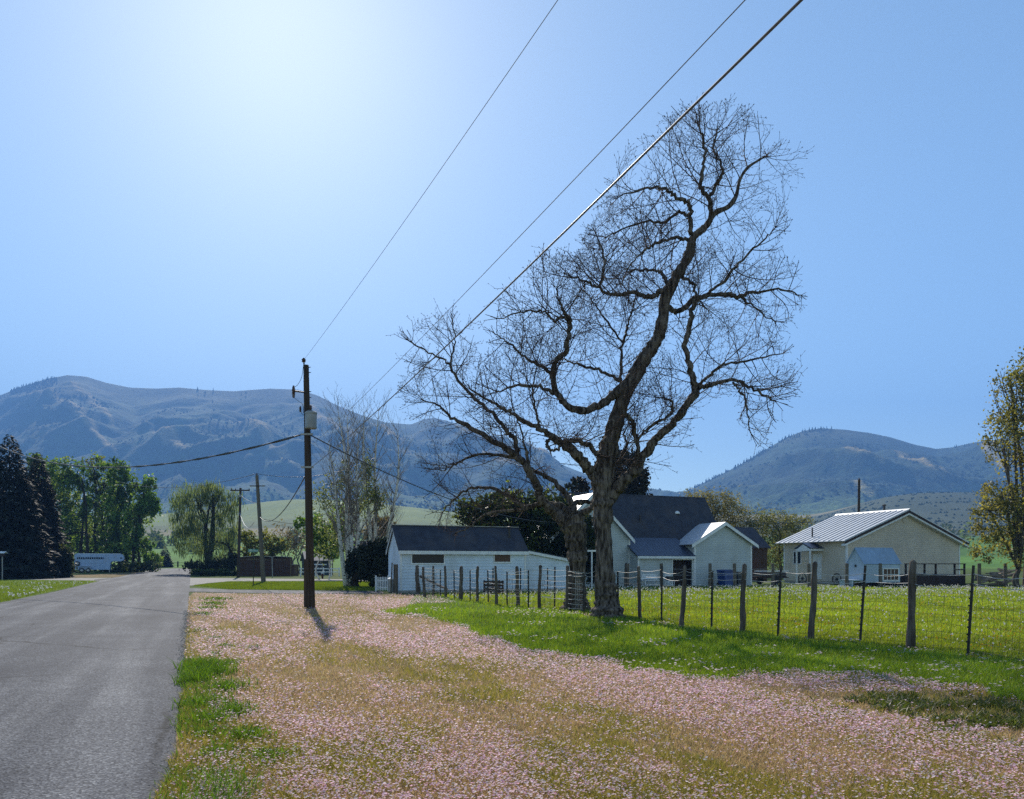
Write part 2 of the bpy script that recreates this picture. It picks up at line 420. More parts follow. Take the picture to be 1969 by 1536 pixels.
def mountain(name, label, cr, px0, px1, Yf, Yc, zf, shear, spacing, seed, scrubc=(0.028, 0.050, 0.022), spurs=(), nu=420, nv=130, amp=165):
    V, R = [], []
    pxs = np.linspace(px0, px1, nu); vv = np.concatenate([np.linspace(0, 1, nv), np.linspace(1.02, 1.5, 14)])
    for v in vv:
        for px in pxs:
            u = (px - CX) / F
            zc = H + (HY - cr(px)) / F * Yc
            if v <= 1:
                Y = Yf + (Yc - Yf) * v; x = u * Y
                wv = mnoise.noise(Vector((x / 800, Y / 800, seed))) * 0.55
                s = (x + shear * v) / spacing + wv + 0.35 * mnoise.noise(Vector((x / 200, Y / 200, seed + 5)))
                fr = s - math.floor(s)
                tri = 1 - abs(2 * fr - 1)                     # 1 on a spur, 0 in a gully
                s2 = (x - shear * 0.6 * v) / (spacing * 0.37) + 1.4 * mnoise.noise(Vector((x / 260, Y / 260, seed + 9)))
                tr2 = 1 - abs(2 * (s2 - math.floor(s2)) - 1)
                env = math.sin(PI * min(1, v * 0.97 + 0.03)) ** 0.8 * (1 - v ** 6)
                spur = (0.84 * tri ** 1.25 + 0.16 * tr2)
                h = zf + (zc - zf) * (v ** 1.12)
                h += amp * env * (spur - 0.45) + 7 * env * mnoise.fractal(Vector((x / 90, Y / 90, seed + 2)), 0.9, 2.1, 5)
                h += 2.0 * mnoise.noise(Vector((x / 25, Y / 25, seed + 4))) * env
                # never higher than the skyline as seen along this line
                g_ = tri * env * 0.80
                for (pa, va, pb, vb, am, wd) in spurs:
                    t = (va - v) / (va - vb)
                    if -0.15 < t < 1.15:
                        d = (px - (pa + (pb - pa) * t)) / F * Y + 14 * mnoise.noise(Vector((v * 9, seed, pa)))
                        e_ = math.sin(PI * min(1, max(0, (t + 0.15) / 1.3))) ** 0.6
                        h += am * e_ * math.exp(-abs(d) / (wd * (1.0 if d < 0 else 1.8)))
                        g_ = max(g_, 1.45 * e_ - abs(d - 12) / 50.0)
                R.append(g_)
            else:
                Y = Yc * (1 + (v - 1) * 0.7); x = u * Yc * (1 + (v - 1) * 0.7)
                h = zc - (v - 1) * 700; R.append(0.2)
            V.append((x, Y, max(h, 1.0)))
    nvv = len(vv); ix = np.arange(nvv * nu).reshape(nvv, nu)
    f = np.stack([ix[:-1, :-1], ix[:-1, 1:], ix[1:, 1:], ix[1:, :-1]], -1).reshape(-1, 4)
    V = np.array(V); R = np.array(R)
    lowf = np.clip((zf + 130 - V[:, 2]) / 200, 0, 1)[:, None]
    scrub = np.array(scrubc); grass = np.array((0.20, 0.155, 0.075)); low = np.array((0.09, 0.135, 0.045))
    k = np.clip((R - 0.74) / 0.16, 0, 1)[:, None] * RNG.uniform(0.75, 1, (len(R), 1))
    c = scrub * (1 - k) + grass * k
    c = c * (1 - lowf) + low * lowf
    top = np.clip((V[:, 2] - (V[:, 2].max() * 0.72)) / 120, 0, 1)[:, None]
    c = c * (1 - 0.35 * top) + np.array((0.12, 0.105, 0.065)) * 0.35 * top
    mm = groundmat(name + '_cover', [(0.0045, (1, 1, 1), (0.55, 0.65, 0.6), (1.6, 1.5, 1.4)), (0.03, (1, 1, 1), (0.4, 0.5, 0.5), (1.8, 1.7, 1.55)), (0.12, (1, 1, 1), (0.3, 0.4, 0.35), (2.0, 1.9, 1.8))], bump=3.0, bscale=0.12)
    o = np_obj(name, V, f, mm, tint=c, smooth=True)
    tag(o, label, 'mountain', kind='structure')
    return V.reshape(nvv, nu, 3)


c_left = crest([(-900, 900), (-500, 800), (-200, 790), (0, 760), (40, 744), (90, 728), (130, 721), (165, 724), (205, 736), (250, 745), (300, 747), (345, 745), (400, 750), (450, 752), (520, 747), (575, 749), (610, 760), (650, 780), (700, 800), (740, 812), (790, 816), (815, 806), (835, 803), (870, 812), (930, 832), (1000, 862), (1060, 885), (1110, 905), (1180, 932), (1250, 943), (1320, 947), (1420, 950), (1550, 965)])
mtl = mountain('mountain', 'long brown and blue mountain ridge behind the road', c_left, -900, 1550, 1950, 3500, 120, 620, 520, 3.0, nu=560, nv=170, amp=85, spurs=((25, .86, 225, .34, 60, 110), (285, .50, 350, .30, 60, 80), (120, .86, 215, .55, 30, 120), (430, .62, 560, .30, 60, 100), (560, .8, 690, .45, 50, 110), (860, .8, 1000, .35, 60, 110), (700, .75, 800, .35, 55, 100), (960, .75, 1090, .4, 50, 90)))
c_right = crest([(1180, 1000), (1270, 968), (1320, 945), (1370, 920), (1420, 895), (1470, 866), (1510, 842), (1545, 828), (1580, 823), (1625, 826), (1670, 832), (1710, 840), (1760, 855), (1800, 863), (1830, 860), (1870, 851), (1910, 846), (1969, 836), (2100, 800), (2400, 790), (2900, 900)])
mtr = mountain('mountain', 'darker rounded mountain on the right with pale spur lines', c_right, 1180, 2900, 1650, 2900, 90, 760, 560, 8.0, nu=420, nv=140, amp=48, scrubc=(0.017, 0.033, 0.019), spurs=((1588, .66, 1695, .41, 46, 70), (1704, .66, 1825, .31, 50, 75), (1640, .36, 1665, .12, 35, 60), (1870, .7, 1960, .3, 60, 90)))

# far woods on the crests and scrub on the slopes: one mass each
def cones(name, pts, hs, ws, col, label, cat):
    n = len(pts); P = np.array(pts); k = 6
    ang = np.arange(k) * 2 * PI / k
    V = np.zeros((n, k + 1, 3)); V[:, :k, 0] = P[:, None, 0] + ws[:, None] * np.cos(ang); V[:, :k, 1] = P[:, None, 1] + ws[:, None] * np.sin(ang)
    V[:, :k, 2] = P[:, None, 2] - 1 + 0.05 * hs[:, None]; V[:, k] = P + np.c_[RNG.normal(0, .4, (n, 2)), hs]
    b = (np.arange(n) * (k + 1))[:, None, None]
    tri = np.array([[j, (j + 1) % k, k] for j in range(k)])[None] + b
    c = np.array(col)[None] * RNG.uniform(0.6, 1.4, (n, 1)); c = np.repeat(c, k + 1, 0)
    o = np_obj(name, V.reshape(-1, 3), tri.reshape(-1, 3), M['scrub'], tint=c)
    tag(o, label, cat, kind='stuff'); return o


def crest_pts(cr, ranges, n, Yc):
    out = []
    for a, b, k in ranges:
        for _ in range(k):
            px = random.uniform(a, b); d = abs(random.gauss(0, 0.035)); Y = Yc * (1 - d)
            zc = H + (HY - cr(px)) / F * Yc
            out.append(((px - CX) / F * Y, Y, zc - d * Yc * 0.42 - 3))
    return out


p = crest_pts(c_left, [(20, 110, 150), (-150, 30, 120), (380, 480, 8), (835, 1100, 60)], 0, 3480)
cones('ridge_conifers', p, RNG.uniform(9, 20, len(p)), RNG.uniform(2.5, 5, len(p)), (0.03, 0.045, 0.025), 'dark conifers standing along the left mountain crest', 'woods')
p = crest_pts(c_right, [(1300, 1480, 420), (1480, 1600, 130), (1800, 2000, 60)], 0, 2890)
cones('ridge_conifers', p, RNG.uniform(9, 19, len(p)), RNG.uniform(2.5, 5, len(p)), (0.03, 0.045, 0.025), 'dark conifers on the left shoulder of the right mountain', 'woods')


def scrub(grid, n, label, seed):
    r = np.random.default_rng(seed)
    g = grid[:125]
    i = (r.uniform(0, 1, n) ** 1.3 * (g.shape[0] - 2)).astype(int); j = r.integers(0, g.shape[1], n)
    keep = np.array([mnoise.noise(Vector((g[a, b][0] / 220, g[a, b][1] / 220, seed))) > -0.05 for a, b in zip(i, j)])
    P = g[i, j][keep] + np.c_[r.normal(0, 4, (keep.sum(), 2)), np.zeros(keep.sum())]
    return cones('hillside_scrub', P, r.uniform(2.5, 6, len(P)), r.uniform(3, 6, len(P)), (0.016, 0.026, 0.013), label, 'scrub')


scrub(mtl, 11000, 'dark scrub dotted over the long left mountain slope', 4)
scrub(mtr, 6000, 'dark scrub dotted over the right mountain slope', 5)

# ------------------------------------------------------------------ road, drive, cross street


def sheet(name, pts, z, mat, label, cat, tint=None):
    bm = bmesh.new()
    vs_ = [bm.verts.new((p[0], p[1], (gz_flat(p[1]) + z))) for p in pts]
    bm.faces.new(vs_); bmesh.ops.triangulate(bm, faces=bm.faces)
    me = bpy.data.meshes.new(name); bm.to_mesh(me); bm.free()
    if tint is not None:
        a_ = me.color_attributes.new('tint', 'FLOAT_COLOR', 'POINT')
        a_.data.foreach_set('color', np.tile(np.array((*tint, 1.0), dtype=np.float32), len(me.vertices)))
    o = bpy.data.objects.new(name, me); COL.objects.link(o); me.materials.append(mat)
    if o.data.polygons and sum(p_.normal.z for p_ in o.data.polygons) < 0: o.data.flip_normals()
    return tag(o, label, cat, kind='structure')


def road_right(Y): return -0.12 - 0.411 * Y - 0.12 * np.exp(-((Y - 4.4) / 1.3) ** 2)


def asphalt(name):
    m, nt, out = new_mat(name)
    p = nt.nodes.new('ShaderNodeBsdfPrincipled')
    vec = coords(nt)
    rot = nt.nodes.new('ShaderNodeMapping'); rot.inputs['Rotation'].default_value = (0, 0, -TH)
    nt.links.new(vec, rot.inputs['Vector'])
    st = nt.nodes.new('ShaderNodeMapping'); st.inputs['Scale'].default_value = (1, 0.05, 1); nt.links.new(rot.outputs[0], st.inputs['Vector'])
    n1 = N(nt, 'ShaderNodeTexNoise', Scale=1.1, Detail=6.0, Roughness=0.6); nt.links.new(st.outputs[0], n1.inputs['Vector'])
    base = ramp(nt, n1.outputs['Fac'], [(0.30, (0.064, 0.067, 0.078)), (0.50, (0.090, 0.094, 0.106)), (0.66, (0.155, 0.158, 0.168))])
    n2 = N(nt, 'ShaderNodeTexVoronoi', Scale=66.0); nt.links.new(vec, n2.inputs['Vector'])
    sp = ramp(nt, n2.outputs['Color'], [(0.0, (0.25, 0.25, 0.27)), (0.4, (0.7, 0.7, 0.72)), (0.7, (1.1, 1.1, 1.1)), (1.0, (2.2, 2.2, 2.1))])
    mu = N(nt, 'ShaderNodeMixRGB', blend_type='MULTIPLY'); mu.inputs[0].default_value = 1; nt.links.new(base, mu.inputs[1]); nt.links.new(sp, mu.inputs[2])
    n3 = N(nt, 'ShaderNodeTexNoise', Scale=0.35, Detail=8.0, Roughness=0.7); nt.links.new(rot.outputs[0], n3.inputs['Vector'])
    pt = ramp(nt, n3.outputs['Fac'], [(0.30, (0.78, 0.78, 0.8)), (0.52, (1, 1, 1)), (0.68, (1.32, 1.31, 1.28))])
    m2 = N(nt, 'ShaderNodeMixRGB', blend_type='MULTIPLY'); m2.inputs[0].default_value = 1; nt.links.new(mu.outputs[0], m2.inputs[1]); nt.links.new(pt, m2.inputs[2])
    wr = N(nt, 'ShaderNodeTexNoise', Scale=1.7, Detail=4.0); nt.links.new(rot.outputs[0], wr.inputs['Vector'])
    wm = nt.nodes.new('ShaderNodeMixRGB'); wm.inputs[0].default_value = 0.28; nt.links.new(rot.outputs[0], wm.inputs[1]); nt.links.new(wr.outputs['Color'], wm.inputs[2])
    ck = N(nt, 'ShaderNodeTexVoronoi', feature='DISTANCE_TO_EDGE', Scale=0.42); nt.links.new(wm.outputs[0], ck.inputs['Vector'])
    cr_ = ramp(nt, ck.outputs['Distance'], [(0.0, (0.35, 0.35, 0.36)), (0.006, (0.55, 0.55, 0.55)), (0.013, (1, 1, 1))])
    cn = N(nt, 'ShaderNodeTexNoise', Scale=0.22, Detail=2.0); nt.links.new(rot.outputs[0], cn.inputs['Vector'])
    cf = ramp(nt, cn.outputs['Fac'], [(0.48, (0, 0, 0)), (0.58, (1, 1, 1))])
    m3 = N(nt, 'ShaderNodeMixRGB', blend_type='MULTIPLY'); nt.links.new(cf, m3.inputs[0]); nt.links.new(m2.outputs[0], m3.inputs[1]); nt.links.new(cr_, m3.inputs[2])
    nt.links.new(m3.outputs[0], p.inputs['Base Color'])
    p.inputs['Roughness'].default_value = 0.85; p.inputs['Specular IOR Level'].default_value = 0.08
    bp = N(nt, 'ShaderNodeBump', Strength=0.9, Distance=0.006); nt.links.new(n2.outputs['Distance'], bp.inputs['Height'])
    n5 = N(nt, 'ShaderNodeTexNoise', Scale=28.0, Detail=4.0); nt.links.new(vec, n5.inputs['Vector'])
    b5 = N(nt, 'ShaderNodeBump', Strength=0.6, Distance=0.01); nt.links.new(n5.outputs['Fac'], b5.inputs['Height']); nt.links.new(bp.outputs[0], b5.inputs['Normal'])
    nt.links.new(b5.outputs[0], p.inputs['Normal'])
    nt.links.new(p.outputs[0], out.inputs[0]); return m


M['asphalt'] = asphalt('worn_asphalt')
M['gravel'] = surf('pale_gravel', (0.24, 0.23, 0.21), (0.15, 0.14, 0.13), scale=2.5, rough=0.95, bump=0.02, bscale=40)
Ys = list(np.arange(-30, 60, 0.35)) + list(np.arange(60, 172, 2.0))
rv, rf = [], []
for k, Y in enumerate(Ys):
    wob = 0.07 * mnoise.noise(Vector((Y * 0.9, 0, 1))) + 0.04 * mnoise.noise(Vector((Y * 4.0, 5, 1)))
    wid = float(np.interp(Y, [0, 45, 66, 80, 95, 172], [7.45, 7.6, 8.3, 9.8, 8.6, 7.4]))
    xr = float(road_right(Y)) + wob; z = gz_flat(Y) + 0.012
    xs = np.linspace(xr - wid, xr, 7)
    for j, x in enumerate(xs): rv.append((x, Y, z + 0.05 * (1 - ((j - 3) / 3.0) ** 2)))
    if k:
        b0 = (k - 1) * 7; b1 = k * 7
        for j in range(6): rf.append((b0 + j, b0 + j + 1, b1 + j + 1, b1 + j))
road = np_obj('road', np.array(rv), np.array(rf), M['asphalt'], smooth=True)
tag(road, 'worn grey asphalt road leading to the meadow gate', 'road', kind='structure')
sheet('cross_street', [gnd(*q) for q in [(-700, 1108.5), (0, 1111), (200, 1111), (250, 1110.5), (360, 1111), (520, 1112.5), (640, 1113.5), (745, 1114.5), (900, 1114), (900, 1117), (745, 1117.5), (560, 1117), (440, 1118), (400, 1121), (368, 1126), (300, 1119), (200, 1116.5), (0, 1114), (-700, 1112)]], 0.008, M['gravel'], 'pale gravel side street crossing the asphalt road', 'road')
sheet('driveway', [gnd(*q) for q in [(361, 1131), (400, 1132), (440, 1134), (560, 1135.5), (735, 1137), (738, 1141), (600, 1141.5), (440, 1140), (400, 1138.5), (362, 1138)]], 0.016, M['asphalt'], 'narrow dark asphalt drive beyond the pink flowers', 'driveway')

# soil under the meadow, and lawns
msoil = groundmat('meadow_soil', [(0.5, (1, 1, 1), (0.75, 0.7, 0.65), (1.25, 1.25, 1.2)), (4.0, (1, 1, 1), (0.6, 0.6, 0.6), (1.4, 1.4, 1.4)), (40.0, (1, 1, 1), (0.6, 0.6, 0.6), (1.4, 1.4, 1.4))], bump=0.03, bscale=60)
mlawn = groundmat('lawn_turf', [(0.35, (1, 1, 1), (0.8, 0.8, 0.8), (1.2, 1.2, 1.2)), (6.0, (1, 1, 1), (0.65, 0.65, 0.65), (1.35, 1.35, 1.35)), (50.0, (1, 1, 1), (0.5, 0.5, 0.5), (1.5, 1.5, 1.5))], bump=0.04, bscale=50)
edge = [(road_right(Y) - 0.30, Y) for Y in (42.0, 30, 20, 12, 8, 5, 2, -4)]
sheet('verge', [gnd(372, 1139.5)] + edge[1:] + [(16, -4), (16, 9.5)] + [gnd(*q) for q in [(2100, 1345), (1969, 1335), (1700, 1310), (1400, 1300), (1200, 1280), (1000, 1246), (860, 1196), (770, 1180), (800, 1150), (790, 1143), (600, 1142.5), (440, 1141)]], 0.006, msoil, 'dry tan verge soil under the pink flowers', 'verge', tint=(0.25, 0.185, 0.105))
fl = [gnd(800, 1143), gnd(770, 1180.5), gnd(860, 1197), gnd(1000, 1247), gnd(1200, 1281), gnd(1400, 1301), gnd(1700, 1311), gnd(1969, 1336), gnd(2100, 1346), (16.2, 9.4, 0), (40, 12, 0), (48, 52, 0), gnd(1969, 1130.5), gnd(1500, 1127), gnd(1150, 1129), gnd(1090, 1136), gnd(800, 1141)]
sheet('lawn', fl, 0.010, mlawn, 'bright green lawn around the post and wire fence', 'lawn', tint=(0.085, 0.135, 0.016))
sheet('lawn', [(-20.2 - 0.432 * (Y - 31) - 0.1, Y, 0) for Y in (10, 31, 50, 66)] + [gnd(200, 1117), gnd(0, 1114.6), gnd(-700, 1112.5), (-60, 10, 0)], 0.010, mlawn, 'green lawn left of the road', 'lawn', tint=(0.09, 0.14, 0.018))
sheet('lawn', [gnd(*q) for q in [(370, 1127), (400, 1122), (440, 1119), (560, 1118), (745, 1118.5), (790, 1120), (770, 1135.5), (735, 1136), (560, 1134.5), (440, 1133), (400, 1131)]], 0.010, mlawn, 'green corner lawn with the street sign and birches', 'lawn', tint=(0.09, 0.145, 0.016))
sheet('dry_verge', [gnd(*q) for q in [(100, 1110.5), (150, 1107), (230, 1104.5), (300, 1102.5), (262, 1106), (225, 1110.5)]], 0.006, msoil, 'strip of dry grass before the horse trailer', 'verge', tint=(0.17, 0.13, 0.065))

# ------------------------------------------------------------------ grass and flowers on the ground


def inpoly(px, py, poly):
    c = np.zeros(len(px), bool); n = len(poly)
    for i in range(n):
        x0, y0 = poly[i]; x1, y1 = poly[i - 1]
        if y0 == y1: continue
        k = ((y0 > py) != (y1 > py)) & (px < (x1 - x0) * (py - y0) / (y1 - y0) + x0)
        c ^= k
    return c


def lattice(x, y, seed):
    """cheap smooth noise 0..1, vectorised"""
    r = np.random.default_rng(seed).uniform(0, 1, (256, 256))
    xi, yi = np.floor(x).astype(int), np.floor(y).astype(int)
    fx, fy = x - xi, y - yi; fx = fx * fx * (3 - 2 * fx); fy = fy * fy * (3 - 2 * fy)
    g = lambda a, b: r[a % 256, b % 256]
    return (g(xi, yi) * (1 - fx) + g(xi + 1, yi) * fx) * (1 - fy) + (g(xi, yi + 1) * (1 - fx) + g(xi + 1, yi + 1) * fx) * fy


def fbm(x, y, seed, o=3):
    t = 0; a = 0.5; s = 0
    for k in range(o):
        t = t + a * lattice(x * 2 ** k + 13.7 * k, y * 2 ** k, seed + k); s += a; a *= 0.5
    return t / s


def sample(n, x0, x1, y0, y1, pw=1.0):
    px = RNG.uniform(x0, x1, n); py = y0 + (y1 - y0) * RNG.uniform(0, 1, n) ** pw
    Y = F * H / (py - HY); X = (px - CX) / F * Y
    return px, py, X, Y


def along(X, Y):                       # across and along the street grid
    return X * UX + Y * UY, -X * UY + Y * UX


def blades(name, X, Y, h, w, col, mat, label, lean=0.35, z0=0.0, cat='grass'):
    n = len(X); a = RNG.uniform(0, 2 * PI, n); d = RNG.uniform(0, 2 * PI, n)
    hx = np.cos(a) * w * 0.5; hy = np.sin(a) * w * 0.5
    ln = h * lean * RNG.uniform(0.2, 1.6, n)
    V = np.zeros((n, 5, 3))
    zb = z0 + 0.0 * X
    V[:, 0] = np.c_[X - hx, Y - hy, zb - 0.01]; V[:, 1] = np.c_[X + hx, Y + hy, zb - 0.01]
    mx, my = X + np.cos(d) * ln * 0.35, Y + np.sin(d) * ln * 0.35
    V[:, 2] = np.c_[mx + hx * 0.75, my + hy * 0.75, zb + h * 0.6]; V[:, 3] = np.c_[mx - hx * 0.75, my - hy * 0.75, zb + h * 0.6]
    V[:, 4] = np.c_[X + np.cos(d) * ln, Y + np.sin(d) * ln, zb + h]
    b = np.arange(n)[:, None] * 5
    # quads and tips all as triangles
    Fc = np.concatenate([b + np.array([[0, 1, 2]]), b + np.array([[0, 2, 3]]), b + np.array([[3, 2, 4]])])
    o = np_obj(name, V.reshape(-1, 3), Fc, mat, tint=np.repeat(col, 5, 0))
    return tag(o, label, cat, kind='stuff')


def palette(n, cols, jitter=0.25):
    c = np.array(cols)[RNG.integers(0, len(cols), n)]
    return c * RNG.uniform(1 - jitter, 1 + jitter, (n, 1))


# charts of the ground cover (surveyed ground coordinates)
STRIP = [(795, 1141), (838, 1149), (868, 1160), (800, 1163), (765, 1172), (735, 1177), (755, 1186), (840, 1189), (868, 1203), (930, 1222), (1000, 1246), (1080, 1262), (1200, 1282), (1290, 1300), (1400, 1304), (1560, 1298), (1720, 1300), (1830, 1322), (1969, 1352), (2300, 1400), (2300, 1300), (1969, 1275), (1860, 1262), (1750, 1250), (1560, 1233), (1425, 1217), (1310, 1206), (1228, 1192), (1140, 1186), (1090, 1175), (1036, 1170), (950, 1165), (880, 1154), (835, 1146)]
BACK = [(795, 1141), (835, 1146), (880, 1154), (950, 1165), (1036, 1170), (1090, 1175), (1140, 1186), (1228, 1192), (1310, 1206), (1425, 1217), (1560, 1233), (1750, 1250), (1860, 1262), (1969, 1275), (2300, 1300), (2300, 1127), (1969, 1130), (1500, 1127), (1150, 1129), (1090, 1136)]
BARE = [(1570, 1352), (1640, 1338), (1780, 1336), (1969, 1352), (2300, 1395), (2300, 1490), (1969, 1436), (1860, 1412), (1700, 1385)]
LEFT = [(-300, 1114), (0, 1116), (195, 1117.5), (120, 1133), (0, 1159), (-300, 1222)]
CORNER = [(372, 1127), (440, 1119), (745, 1119), (785, 1121), (765, 1135), (560, 1134.5), (440, 1133)]


def warp(px, py, a=1.0):
    k = np.clip((py - 1105) / 200, 0.08, 2) * a
    return px + (fbm(px / 60, py / 14, 31) - 0.5) * 150 * k, py + (fbm(px / 45, py / 9, 37) - 0.5) * 36 * k


def right_of_road(X, Y, m=0.03): return X > road_right(Y) + m


def band(px, py, line, wid):
    xs = [p[0] for p in line]; ys = [p[1] for p in line]
    d = np.abs(py - np.interp(px, xs, ys)); k = (px > xs[0] - 30) & (px < xs[-1] + 30)
    return np.exp(-(d / wid) ** 2) * k


def pinkness(px, py, X, Y):
    """how thickly the verge is in flower at a spot"""
    u, v = along(X, Y)
    n1 = fbm(u * 0.75, v * 0.20, 41, 4); n2 = fbm(u * 2.2, v * 0.8, 47, 3); n3 = fbm(u * 7, v * 6, 53, 2)
    d = 0.15 + 2.1 * np.clip(n1 - 0.43, 0, 1) * 2 + 0.6 * (n2 - 0.45)
    d = d * (0.45 + 1.1 * n3)
    d += 1.1 * band(px, py, [(960, 1252), (1150, 1285), (1350, 1327), (1550, 1375), (1750, 1415), (1969, 1452), (2200, 1490)], 14) * (0.6 + 0.8 * n3)
    d += 0.8 * band(px, py, [(380, 1175), (520, 1198), (660, 1222), (800, 1246), (1000, 1272)], 12) * (0.4 + n2)
    d += 0.75 * band(px, py, [(450, 1160), (650, 1155), (820, 1158)], 7) * (0.3 + n2)
    d += 0.6 * band(px, py, [(1080, 1300), (1400, 1315), (1650, 1318), (1830, 1328)], 13) * (0.4 + n2)
    d += 0.45 * band(px, py, [(430, 1370), (560, 1390), (760, 1440), (1000, 1500)], 30) * (0.3 + n2)
    d -= 0.35 * band(px, py, [(620, 1290), (900, 1300), (1150, 1330), (1400, 1360)], 18)
    return np.clip(d, 0.02, 1.3)


def verge_mask(px, py, X, Y):
    wx, wy = warp(px, py)
    return right_of_road(X, Y, -0.05 + 0.12 * lattice(Y * 3.0, X * 0 + 0.5, 77)) & (py > 1142) & ~inpoly(wx, wy, STRIP) & ~inpoly(px, py, BACK) & ~((py < 1300) & (px > np.interp(py, [1141, 1180, 1250, 1300], [800, 1100, 1700, 2600])))


# --- dry and olive grass of the verge
px, py, X, Y = sample(520000, -60, 2150, 1141, 1660)
k = verge_mask(px, py, X, Y); px, py, X, Y = px[k], py[k], X[k], Y[k]
u, v = along(X, Y); g = fbm(u * 0.6, v * 0.35, 61, 4); g2 = fbm(u * 2.5, v * 1.6, 67, 3)
green = np.clip((g - 0.48) * 5 + (g2 - 0.5) * 2.5, 0, 1)
bare = inpoly(*warp(px, py, 0.7), BARE)
dry = palette(len(X), [(0.45, 0.345, 0.19), (0.41, 0.295, 0.17), (0.52, 0.415, 0.24), (0.37, 0.255, 0.155)])
olv = palette(len(X), [(0.31, 0.28, 0.06), (0.24, 0.24, 0.045), (0.37, 0.31, 0.08)])
pick = RNG.uniform(0, 1, len(X)) < np.clip(green * 0.9 + 0.12, 0, 0.95)
col = np.where(pick[:, None], olv, dry)
keep = RNG.uniform(0, 1, len(X)) < np.where(bare, 0.45, 0.9)
px, py, X, Y, col, green = px[keep], py[keep], X[keep], Y[keep], col[keep], green[keep]
sc = np.clip(Y / 7.0, 0.9, 4) ** 0.55
hh = RNG.uniform(0.025, 0.07, len(X)) * (1 + 0.3 * green) * sc ** 0.5
blades('dry_grass', X, Y, hh, 0.006 * sc * RNG.uniform(0.6, 1.3, len(X)), col, M['drygrass'], 'short dry tan and olive grass among the pink flowers', lean=0.8)

# --- pink flowers: five petals each near the camera, fewer petals far off


def flowers(name, n, y0, y1, size, label, petals, dens, pw=1.0):
    px = RNG.uniform(-60, 2150, n); py = HY + (y0 - HY) * ((y1 - HY) / (y0 - HY)) ** RNG.uniform(0, 1, n)
    Y = F * H / (py - HY); X = (px - CX) / F * Y
    fade = np.clip((py - 1322) / 16, 0, 1) if petals == 5 else np.clip((1338 - py) / 16, 0, 1)
    k = RNG.uniform(0, 1, n) < fade; px, py, X, Y = px[k], py[k], X[k], Y[k]
    k = verge_mask(px, py, X, Y); px, py, X, Y = px[k], py[k], X[k], Y[k]
    d = pinkness(px, py, X, Y); bare = inpoly(*warp(px, py, 0.7), BARE)
    d = np.where(bare, d * 0.06, d)
    d *= np.clip((X - road_right(Y)) / 0.35 - 0.1, 0.15, 1)
    k = RNG.uniform(0, 1, len(X)) < d * dens; px, py, X, Y, d = px[k], py[k], X[k], Y[k], d[k]
    n = len(X); s = size * np.clip(Y / 7, 0.85, 3.2) ** 0.62 * RNG.uniform(0.6, 1.35, n)
    z = RNG.uniform(0.045, 0.085, n)
    a0 = RNG.uniform(0, 2 * PI, n); tilt = RNG.uniform(-0.5, 0.5, (n, 2))
    V = np.zeros((n, petals * 3 + 1, 3)); V[:, 0] = np.c_[X, Y, z]
    fc = []
    for q in range(petals):
        a = a0 + 2 * PI * q / petals
        for j, (da, rr) in enumerate(((-0.55, 0.8), (0.0, 1.0), (0.55, 0.8))):
            dx, dy = np.cos(a + da) * s * rr, np.sin(a + da) * s * rr
            V[:, 1 + q * 3 + j] = np.c_[X + dx, Y + dy, z + dx * tilt[:, 0] + dy * tilt[:, 1] + 0.25 * s]
        fc += [(0, 1 + q * 3, 2 + q * 3), (0, 2 + q * 3, 3 + q * 3)]
    Fc = (np.arange(n)[:, None, None] * (petals * 3 + 1) + np.array(fc)[None]).reshape(-1, 3)
    c = palette(n, [(0.80, 0.52, 0.63), (0.84, 0.64, 0.71), (0.87, 0.77, 0.80), (0.77, 0.46, 0.58), (0.86, 0.72, 0.77)], 0.12)
    V2 = V.reshape(-1, 3)
    o = np_obj(name, V2, Fc, M['petal'], tint=np.clip(np.repeat(c, petals * 3 + 1, 0), 0, 0.9))
    return tag(o, label, 'flowers', kind='stuff')


flowers('pink_flowers', 105000, 1322, 1640, 0.0095, 'small pale pink flowers close to the camera on the verge', 5, 0.8)
flowers('pink_flowers', 180000, 1141, 1338, 0.0102, 'pink flowers in bands across the far verge', 4, 0.95)

# --- lush grass along the fence
px, py, X, Y = sample(330000, 700, 2150, 1140, 1420)
wx, wy = warp(px, py)
k = inpoly(wx, wy, STRIP) & ~inpoly(px, py, BACK); px, py, X, Y = px[k], py[k], X[k], Y[k]
u, v = along(X, Y); g = fbm(u * 0.9, v * 0.9, 71, 3)
c = palette(len(X), [(0.15, 0.25, 0.022), (0.115, 0.205, 0.02), (0.19, 0.28, 0.026), (0.22, 0.28, 0.032)], 0.25) * (0.72 + 0.6 * g)[:, None]
sc = np.clip(Y / 12, 0.8, 4) ** 0.6
blades('lush_grass', X, Y, RNG.uniform(0.05, 0.13, len(X)) * (0.7 + 0.6 * g), 0.009 * sc, c, M['blade'], 'lush green grass growing along the front of the fence', lean=0.6, z0=0.012)
# sprinkle of flowers and little leaves straying into the strip
px, py, X, Y = sample(60000, 700, 2100, 1140, 1380)
wx, wy = warp(px, py + 0)
k = inpoly(wx, wy, STRIP) & (RNG.uniform(0, 1, len(px)) < np.clip(fbm(px / 70, py / 7, 91) * 3.2 - 1.85, 0, 0.28)); X, Y = X[k], Y[k]
n = len(X); s = 0.016 * np.clip(Y / 7, 1, 3) ** 0.6
V = np.zeros((n, 4, 3)); zz = RNG.uniform(0.06, 0.12, n)
for j in range(4):
    V[:, j] = np.c_[X + np.cos(j * PI / 2) * s, Y + np.sin(j * PI / 2) * s, zz + (0.4 * s if j % 2 else 0)]
o = np_obj('white_flowers', V.reshape(-1, 3), np.arange(n * 4).reshape(-1, 4), M['petal'], tint=np.repeat(palette(n, [(0.72, 0.6, 0.62), (0.78, 0.7, 0.72)], 0.1), 4, 0))
